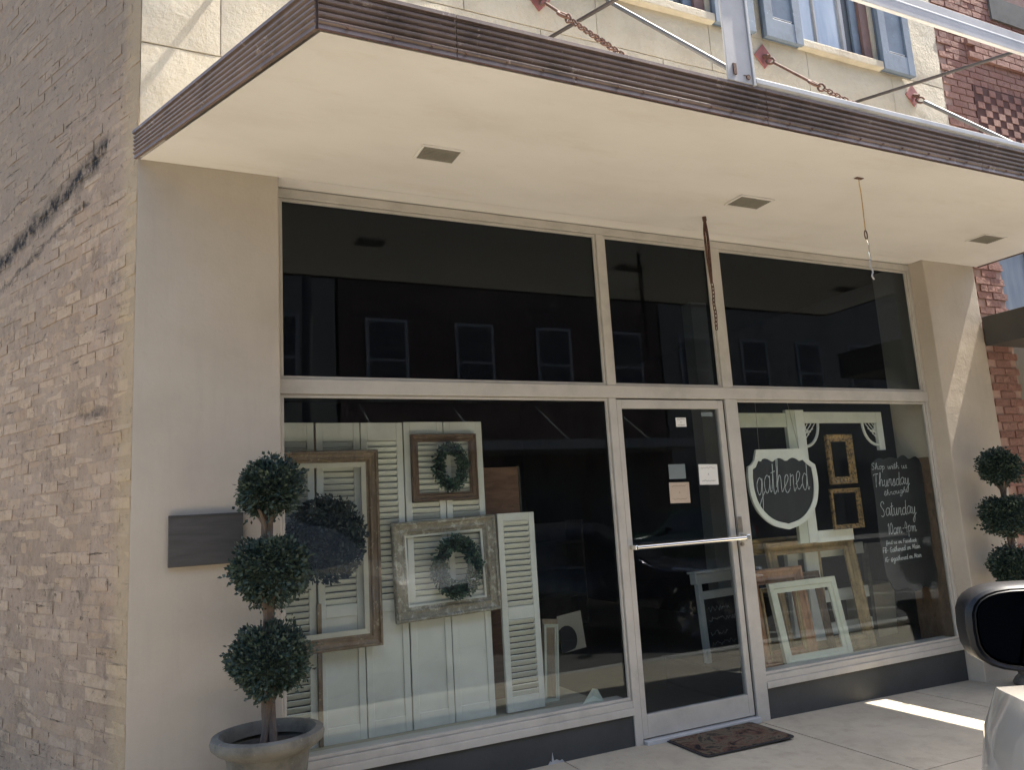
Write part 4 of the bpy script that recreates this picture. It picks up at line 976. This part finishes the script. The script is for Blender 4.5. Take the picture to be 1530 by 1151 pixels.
# lower white slabs of furniture
ch = thing('white_chair', (3.64,.66,.229), 'old white ladder-back chair behind the leaning frames', 'chair')
for q in (.0,.12): pass
b = MB(); b.box(.02,.13,-.02,.02,0,.86); b.build('back_post', m_chippy, ch, bevel=.004); b = MB(); b.box(.90,.94,-.02,.02,0,.80); b.build('back_post', m_plaque, ch, bevel=.004)
for k, zz in enumerate((.10,.36,.72)): MB().box(.131,.899,-.012,.012,zz,zz+.095).build('slat', m_chippy, ch, bevel=.003)
MB().box(.02,.94,.021,.44,.42,.45).build('seat', m_plaque, ch, bevel=.006)
for q in ((.02,.40),(.90,.40)): MB().box(q[0],q[0]+.04,q[1],q[1]+.04,0,.419).build('leg', m_plaque, ch)
MB().box(4.903,4.912,.185,.498,.229,1.72).build('side_board', m_walnut, bld)
bd = MB().box(0,.17,0,.025,0,.95).build('white_board', m_chippy, None, bevel=.004); bd.location = (3.80,.585,.229); tag(bd, 'upright chipped white board behind the leaning gold and cream frames', 'board')
# gold frames
picture_frame('picture_frame', (3.855,.30,1.535), .285, .395, .058, 'upper of the two small upright gold frames right of the shield sign', m_gold, 'small gold frames hung in the right window', liner=0, depth=.03)
picture_frame('picture_frame', (3.835,.30,1.185), .320, .315, .036, 'lower of the two small gold frames, nearly square', m_gold, 'small gold frames hung in the right window', depth=.026)
picture_frame('picture_frame', (3.07,.62,.232), .90, .915, .125, 'wide dull gold frame standing at the back, its top level with the door bar', m_golddull, depth=.04)
picture_frame('picture_frame', (3.40,.50,.232), .94, .885, .105, 'tall dull gold frame leaning at the right of the group', m_golddull, rot=(R(-4),0,0), depth=.04, skew=-.05)
picture_frame('picture_frame', (3.05,.40,.232), .55, .70, .112, 'reddish brown double-moulded frame leaning behind the small cream frame', m_orangewood, rot=(R(-5),0,0), depth=.05, skew=-.02)
picture_frame('picture_frame', (3.36,.45,.232), .50, .64, .06, 'dark walnut frame leaning between the reddish frame and the tall gold one', m_walnut, rot=(R(-6),0,0), depth=.03, skew=-.03)
picture_frame('picture_frame', (3.14,.385,.238), .37, .56, .030, 'thin reddish inner frame nested inside the brown leaning frame', m_golddull, rot=(R(-5),0,0), depth=.02)
picture_frame('picture_frame', (3.225,.338,.232), .675, .600, .075, 'front chipped cream frame leaning lowest in the right window', m_cream, rot=(R(-4),0,0), depth=.03, style=1, skew=-.06, bumpy=.001)
# slatted bench piece and cream box
cb = thing('cream_box', (4.62,.72,.229), 'cream cardboard box standing in the right corner of the window', 'box', rot=(0,0,R(6)))
MB().prism([(0,0),(.33,0),(.36,.36),(.34,.43),(0,.42)], 0, .24, 'y').build('box_body', m_cardboard, cb, bevel=.006)
MB().box(-.006,.37,-.006,.25,.425,.436).build('lid', m_cardboard, cb)
# hours chalkboard: scalloped plaque
hb_ = thing('hours_chalkboard', (4.205,.235,.66), "black scalloped chalkboard in the right window listing 'Thursday through Saturday 10am-4pm'", 'chalkboard')
op = [(.10,.10),(.16,.02),(.30,.03),(.38,-.01),(.50,.02),(.60,-.01),(.655,.02),(.665,.14),(.645,.30),(.66,.50),(.65,.75),(.66,.95),(.645,1.03),(.60,1.07),(.52,1.05),(.46,1.085),(.38,1.06),(.30,1.07),(.22,1.055),(.16,1.065),(.09,1.03),(.055,.95),(.06,.75),(.05,.5),(.06,.30),(.07,.15)]
pp = [(p.x,p.z) for p in catmull([(x,0,z) for x,z in op]+[(op[0][0],0,op[0][1])], 4)][:-1]
MB().prism(pp, 0, .012, 'y').build('slate', m_board, hb_, bevel=.002)
lines = [('Shop with us',.42,.020,.0020,(.055,-.003,.975),0),('Thursday',.42,.042,.0026,(.06,-.003,.835),.01),('through',.27,.018,.0018,(.16,-.003,.762),.02),('Saturday',.42,.046,.0026,(.09,-.003,.60),.005),
         ('10am-4pm',.34,.036,.0024,(.145,-.003,.455),.01),('find us on Facebook'.replace('k','k'),.36,.012,.0018,(.11,-.003,.38),0),('FB- Gathered on Main',.44,.016,.0022,(.06,-.003,.315),.012),('IG- @gathered on Main',.43,.015,.0022,(.07,-.003,.245),.01)]
for (s_, w_, xh, th_, lc, rs) in lines: chalk_text(s_, w_, xh, th_, hb_, lc, m_chalk, rise=rs, ystretch=1.32)

# ------------------------------------------------------------------ cars
def car(name, loc, rz, label, paint_m, spec, cat='car'):
    """spec: length, half width, hood/roof profile, wheel stations, all in metres; origin on the ground under the middle; nose towards +x"""
    t = thing(name, loc, label, cat, None, (0,0,rz)); L, hw = spec['L'], spec['hw']; wr = spec['wr']; ax = spec['axles']
    def lerp(tab, x):
        for (a, va), (c, vc) in zip(tab[:-1], tab[1:]):
            if x <= c: f = (x-a)/(c-a); f = max(0, min(1, f)); return va+(vc-va)*f
        return tab[-1][1]
    def smooth_tab(tab, x):
        return sum(lerp(tab, x+d)*w for d, w in ((-.08,.25),(0,.5),(.08,.25)))
    belt = spec['belt']; roof = spec['roof']
    def half(x):
        e = abs(x)/(L/2); return hw*(1-.16*max(0, (e-.72)/.28)**2.2)*(1 if e < .98 else .96)
    def bottom(x):
        z = .24+(.10*max(0, (abs(x)/(L/2)-.85)/.15))
        for a in ax:
            dx = x-a; ra = wr+.055
            if abs(dx) < ra: z = max(z, wr+math.sqrt(max(0, ra*ra-dx*dx))-.01)
        return z
    nx = 110; b = MB(); rowsn = 9; cols = []
    for i in range(nx+1):
        x = -L/2+L*i/nx; top = smooth_tab(belt, x); bot = bottom(x); h = half(x); ring = []
        for j in range(rowsn+1):
            f = j/rowsn; z = bot+(top-bot)*f; g = (z-.2)/(max(top,.9)-.2)
            yy = h*(1-.075*max(0, g-.55)**1.5*3.2-.05*max(0,.35-g)**1.2*2)
            if j == rowsn: yy -= .02
            ring.append((yy, z))
        cols.append((x, ring, top))
    vs = []; W_ = rowsn+1; crown = 6; full = 2*W_+crown-1
    for (x, ring, top) in cols:
        for (yy, z) in ring: vs.append((x, -yy, z))
        yt = ring[-1][0]
        for k in range(1, crown): 
            f = k/crown; vs.append((x, -yt+2*yt*f, top+.035*math.sin(math.pi*f)))
        for (yy, z) in reversed(ring): vs.append((x, yy, z))
    full = W_*2+crown-1
    fs = [(i*full+k, i*full+k+1, (i+1)*full+k+1, (i+1)*full+k) for i in range(nx) for k in range(full-1)]
    fs += [tuple(range(full)), tuple(nx*full+k for k in range(full-1,-1,-1))]
    b.add(vs, fs); b.build('body', paint_m, t, smooth=True)
    # greenhouse
    xs = [r_[0] for r_ in roof]; b = MB(); vs = []; m_ = 40; xa, xb = xs[0], xs[-1]
    for i in range(m_+1):
        x = xa+(xb-xa)*i/m_; zt = lerp(roof, x); zb_ = smooth_tab(belt, x)-.01; h = half(x)-.06
        fh = max(0, (zt-zb_))/.6; yt = h-.16*fh
        prof = [(-h, zb_),(-h+(h-yt)*.5, zb_+(zt-zb_)*.5),(-yt, max(zb_,zt-.03)),(-yt*.6,zt+.01),(0,zt+.02),(yt*.6,zt+.01),(yt,max(zb_,zt-.03)),(h-(h-yt)*.5, zb_+(zt-zb_)*.5),(h,zb_)]
        vs += [(x,y,z) for y, z in prof]
    fs = [(i*9+k, i*9+k+1, (i+1)*9+k+1, (i+1)*9+k) for i in range(m_) for k in range(8)]
    b.add(vs, fs); cab = b.build('cabin', spec.get('cabin', paint_m), t, smooth=True)
    # glass panels set just proud of the cabin shell
    def gpanel(x0, x1, name_):
        for s_ in (-1, 1):
            q = MB(); vs = []; n_ = 8
            for i in range(n_+1):
                x = x0+(x1-x0)*i/n_; zt = lerp(roof, x); zb_ = smooth_tab(belt, x)-.01; h = half(x)-.06; fh = max(0, zt-zb_)/.6; yt = h-.16*fh
                for f in (.08, .5, .86):
                    z = zb_+(zt-.03-zb_)*f; y = h+(yt-h)*f; vs.append((x, s_*(y+.006), z+.004))
            fsq = [(i*3+k, i*3+k+1, (i+1)*3+k+1, (i+1)*3+k) for i in range(n_) for k in range(2)]
            q.add(vs, fsq if s_ > 0 else [tuple(reversed(f)) for f in fsq]); q.build(name_, m_darkglass, t, smooth=True)
    for (a, c) in spec['sidewin']: gpanel(a, c, 'side_window')
    for (a, c, nm) in spec['screens']:
        q = MB(); vs = []
        for i in range(9):
            x = a+(c-a)*i/8; zt = lerp(roof, x); zb_ = smooth_tab(belt, x); h = half(x)-.06; yt = (h-.16*max(0, zt-zb_)/.6)*.90
            for f in (-1,-.5,0,.5,1): vs.append((x, yt*f, zt+.034-.028*abs(f)**2.5))
        q.add(vs, [(i*5+k, i*5+k+1, (i+1)*5+k+1, (i+1)*5+k) for i in range(8) for k in range(4)]); q.build(nm, m_darkglass, t, smooth=True)
    for a in ax:
        for s_ in (-1, 1):
            y = s_*(hw-.125); w = MB(); prof = []
            def tor(p, nseg=36):
                mb = MB(); vs = []
                for (r_, yy) in p:
                    for k in range(nseg): an = k*2*math.pi/nseg; vs.append((a+r_*math.cos(an), y+s_*yy, wr+r_*math.sin(an)))
                mb.add(vs, [(i*nseg+k, i*nseg+(k+1) % nseg, (i+1)*nseg+(k+1) % nseg, (i+1)*nseg+k) for i in range(len(p)-1) for k in range(nseg)]); return mb
            wh = tor([(wr*.62,-.10),(wr*.93,-.11),(wr,-.085),(wr,.085),(wr*.95,.108),(wr*.66,.10),(wr*.64,.085)]).build('tyre', m_tyre, t, smooth=True)
            tor([(wr*.65,.086),(wr*.60,.06),(wr*.5,.04),(wr*.25,.055),(.001,.06)]).build('rim', m_alloy, wh, smooth=True)
            tor([(wr+.05,-.14),(wr+.05,.04)]).build('arch_liner', m_black, wh)
            for k in range(5):
                an = k*2*math.pi/5+.3; q = MB(); c_, s2 = math.cos(an), math.sin(an)
                q.tube([(a+c_*.03, y+s_*.075, wr+s2*.03),(a+c_*wr*.62, y+s_*.088, wr+s2*wr*.62)], [.03,.022], 6); q.build('spoke', m_alloy, wh)
    z_h = spec['lampz']; fx = L/2
    for s_ in (-1, 1):
        q = MB(); q.box(fx-.30, fx-.035, s_*(hw-.54) if s_ > 0 else s_*(hw-.32), s_*(hw-.32) if s_ > 0 else s_*(hw-.54), z_h, z_h+.13); q.build('headlight', m_lamp, t, bevel=.03, seg=3)
        q = MB(); q.box(-fx+.0, -fx+.12, s_*(hw-.36) if s_ > 0 else s_*(hw-.15), s_*(hw-.15) if s_ > 0 else s_*(hw-.36), z_h+.05, z_h+.25); q.build('tail_light', paint('tail_lamp_red', (.3,.01,.01), .05, .2), t, bevel=.02)
        # side mirror: rounded housing with recessed glass facing back
        mx, my, mz = spec['mirror']; hwid, hh_ = .094, .059; q = MB(); vs = []; prof = [(.0,.88),(.012,1.0),(.05,1.02),(.10,.86),(.135,.5),(.15,.05)]; ns = 28
        def sup(k, sc):
            an = k*2*math.pi/ns; c_, s2 = math.cos(an), math.sin(an); e = .62
            return (math.copysign(abs(c_)**e, c_)*hwid*sc, math.copysign(abs(s2)**e, s2)*hh_*sc)
        for (dx, sc) in prof:
            for k in range(ns): yy, zz = sup(k, sc); vs.append((mx+dx, s_*(my+yy), mz+zz))
        q.add(vs, [(i*ns+k, i*ns+(k+1) % ns, (i+1)*ns+(k+1) % ns, (i+1)*ns+k) for i in range(len(prof)-1) for k in range(ns)]+[tuple((len(prof)-1)*ns+k for k in range(ns))])
        mo = q.build('side_mirror', m_black, t, smooth=True)
        q = MB(); q.add([(mx+.006, s_*(my+sup(k,.84)[0]), mz+sup(k,.84)[1]) for k in range(ns)], [tuple(range(ns))]); q.build('mirror_glass', m_mirror, mo)
        q = MB(); vs = []
        for (dx, sc) in ((.0,.90),(-.004,.95),(.0,1.0)):
            for k in range(ns): yy, zz = sup(k, sc); vs.append((mx+dx, s_*(my+yy), mz+zz))
        q.add(vs, [(i*ns+k, i*ns+(k+1) % ns, (i+1)*ns+(k+1) % ns, (i+1)*ns+k) for i in range(2) for k in range(ns)]); q.build('mirror_bezel', m_black, mo, smooth=True)
        q = MB(); q.tube([(mx+.06, s_*(hw-.10), mz-.33 if spec is suv else mz-.14),(mx+.06, s_*(my-.05), mz-.07)], .03, 10); q.build('mirror_arm', m_black, mo, smooth=True)
        # door seams and handle
        for dx in spec['seams']:
            q = MB(); pts = []
            for k in range(9):
                z = .32+(smooth_tab(belt, dx)-.36)*k/8; g = (z-.2)/(max(smooth_tab(belt, dx),.9)-.2); yy = half(dx)*(1-.075*max(0, g-.55)**1.5*3.2-.05*max(0,.35-g)**1.2*2); pts.append((dx, s_*(yy+.0005), z))
            q.tube(pts, .004, 5); q.build('door_seam', m_black, t)
    q = MB(); q.box(fx-.06, fx+.005, -.34, .34, z_h-.10, z_h+.10); q.build('grille', m_black, t, bevel=.02)
    q = MB(); vs = []; ys = [-hw+.02,-hw+.14,-hw*.5,0,hw*.5,hw-.14,hw-.02]; xs_ = [fx-.30,fx-.02,fx+.05,fx+.06,fx+.05,fx-.02,fx-.30]
    q.prism([(x_, y_) for x_, y_ in zip(xs_, ys)]+[(fx-.35, hw-.1),(fx-.35,-hw+.1)], .30, spec.get('bump',.62), 'z'); q.build('front_bumper', m_black, t, bevel=.03, seg=3)
    q = MB(); q.box(-L/2+.3, L/2-.3, -hw+.30, hw-.30, .20, .34); q.build('underbody', m_black, t)
    return t
suv = dict(L=4.0, hw=.92, wr=.35, axles=[1.13,-1.18], mirror=(.62,1.05,1.424), lampz=.82, bump=.80, cabin=m_black,
           belt=[(-1.92,.95),(-1.84,1.12),(-.2,1.14),(.70,1.17),(1.1,1.15),(1.5,1.13),(1.80,1.09),(1.95,.98),(2.0,.78)],
           roof=[(-1.84,1.12),(-1.72,1.60),(-1.5,1.74),(-.2,1.78),(.12,1.73),(.42,1.54),(.92,1.13)], sidewin=[(-1.62,-1.05),(-1.0,-.15),(-.08,.50)], screens=[(.12,.92,'windscreen'),(-1.83,-1.68,'rear_window')], seams=[-1.05,-.10,.86])
sed = dict(L=4.6, hw=.90, wr=.32, axles=[1.42,-1.35], mirror=(.62,.99,1.02), lampz=.62,
           belt=[(-2.3,.72),(-2.2,.92),(-1.5,.95),(-.2,.92),(.9,.90),(1.4,.86),(2.0,.78),(2.2,.66),(2.3,.52)],
           roof=[(-1.75,.95),(-1.2,1.30),(-.8,1.41),(-.1,1.44),(.25,1.40),(1.05,.90)], sidewin=[(-1.2,-.42),(-.36,.48)], screens=[(.3,1.0,'windscreen'),(-1.7,-1.15,'rear_window')], seams=[-1.1,-.38,.7])
hd = R(50.5); mloc = Vector((.62, 1.05, 0)); mw = Vector((.125, -3.452))
off = Vector((mloc.x*math.cos(hd)-mloc.y*math.sin(hd), mloc.x*math.sin(hd)+mloc.y*math.cos(hd)))
car('parked_car', (mw.x-off.x, mw.y-off.y, -.158), hd, 'pale silver-white car at bottom right, its black door mirror and front wing in view', m_carw, suv)
car('parked_car', (4.15,-4.5,-.16), R(42), 'dark blue sedan beside the pale car, seen only as a reflection in the door', m_card, sed)

for (cx_, lb, col) in ((-6.5,'added black sedan at the far kerb, leftmost in the reflections',(.015,.015,.017)),(-.6,'added dark red sedan at the far kerb opposite the shop',(.06,.012,.012)),(5.2,'added charcoal grey sedan at the far kerb, right of the dark red one',(.04,.042,.045)),(11.0,'added dark green sedan at the far kerb, rightmost in the reflections',(.012,.03,.022))):
    pm = NT('car_paint', .2, 0, .6).color(col).m; cc = car('parked_car', (cx_,-11.9,-.16), 0 if cx_ < 3 else math.pi, lb, pm, sed); cc['group'] = 'dark cars added across the street'  # unseen dark cars added to cover the bright far pavement in the reflections
# ------------------------------------------------------------------ the far side of the street (seen in the glass)
def far_building(x0, x1, h, mat, label, nwin, canopy=True, seed=1):
    t = thing('street_building', (x0,-15.5,0), label, 'building', 'buildings across the street'); w = x1-x0; rng = random.Random(seed)
    MB().box(0,w,-8,0,-.1,h).build('wall', mat, t); MB().box(-.05,w+.05,-.3,.14,h-.5,h-.15).build('cornice', m_farwhite, t, bevel=.02)
    for k in range(nwin):
        x = w*(k+.5)/nwin
        fr_ = MB().box(x-.6,x+.6,.001,.06,4.6,6.9).build('window', m_farwhite, t, bevel=.01)
        MB().box(x-.5,x+.5,.061,.07,4.7,5.7).build('pane', m_awn, fr_); MB().box(x-.5,x+.5,.061,.07,5.78,6.8).build('pane', m_awn, fr_)
    for k in range(int(w//2.4)):
        x = 1.2+k*2.4; fr_ = MB().box(x-1.05,x+1.05,.001,.05,.5 if k % 3 else .05,2.6).build('shop_window', m_fargrey, t); MB().box(x-.95,x+.95,.051,.06,.6 if k % 3 else .1,2.5).build('pane', m_awn, fr_)
    if canopy:
        MB().box(.2,w-.2,.002,2.0,3.05,3.30).build('street_canopy', m_farwhite, t)
        for k in range(int(w//2.6)+1):
            x = .5+k*2.6; MB().tube([(x,.01,4.5),(x,1.9,3.3)], .02, 6).build('stay_rod', m_farwhite, t)
far_building(-24,-9,11.2,m_fargrey,'grey two-storey building opposite, far left as seen in the reflections',5,True,1)
far_building(-8.9,3.5,11.0,m_farcream,'cream two-storey building opposite the shop with a white canopy',4,True,2)
far_building(3.6,14,12.0,m_farbrick,'red brick two-storey building opposite, with white windows and canopy',4,True,3)
far_building(14.1,27,11.4,m_farcream,'pale two-storey building opposite, next right of the red brick one',5,False,4)
far_building(27.1,45,12.4,m_fargrey,'grey corner building opposite, farthest right',6,True,5)

up_ = thing('utility_pole', (2.2,-12.6,-.02), 'wooden utility pole across the street, faint in the reflections of the upper panes', 'pole')
MB().tube([(0,0,0),(0.03,0,9.5)], [.15,.10], 12).build('pole_shaft', m_plaque, up_, smooth=True); MB().box(-1.1,1.15,-.06,.06,7.9,8.02).build('crossarm', m_plaque, up_, bevel=.01)
for k in (-.95,-.45,.5,1.0): MB().lathe([(.0,.14),(.03,.12),(.035,.06),(.02,.0)], 10, (k,0,8.02)).build('insulator', m_fargrey, up_)
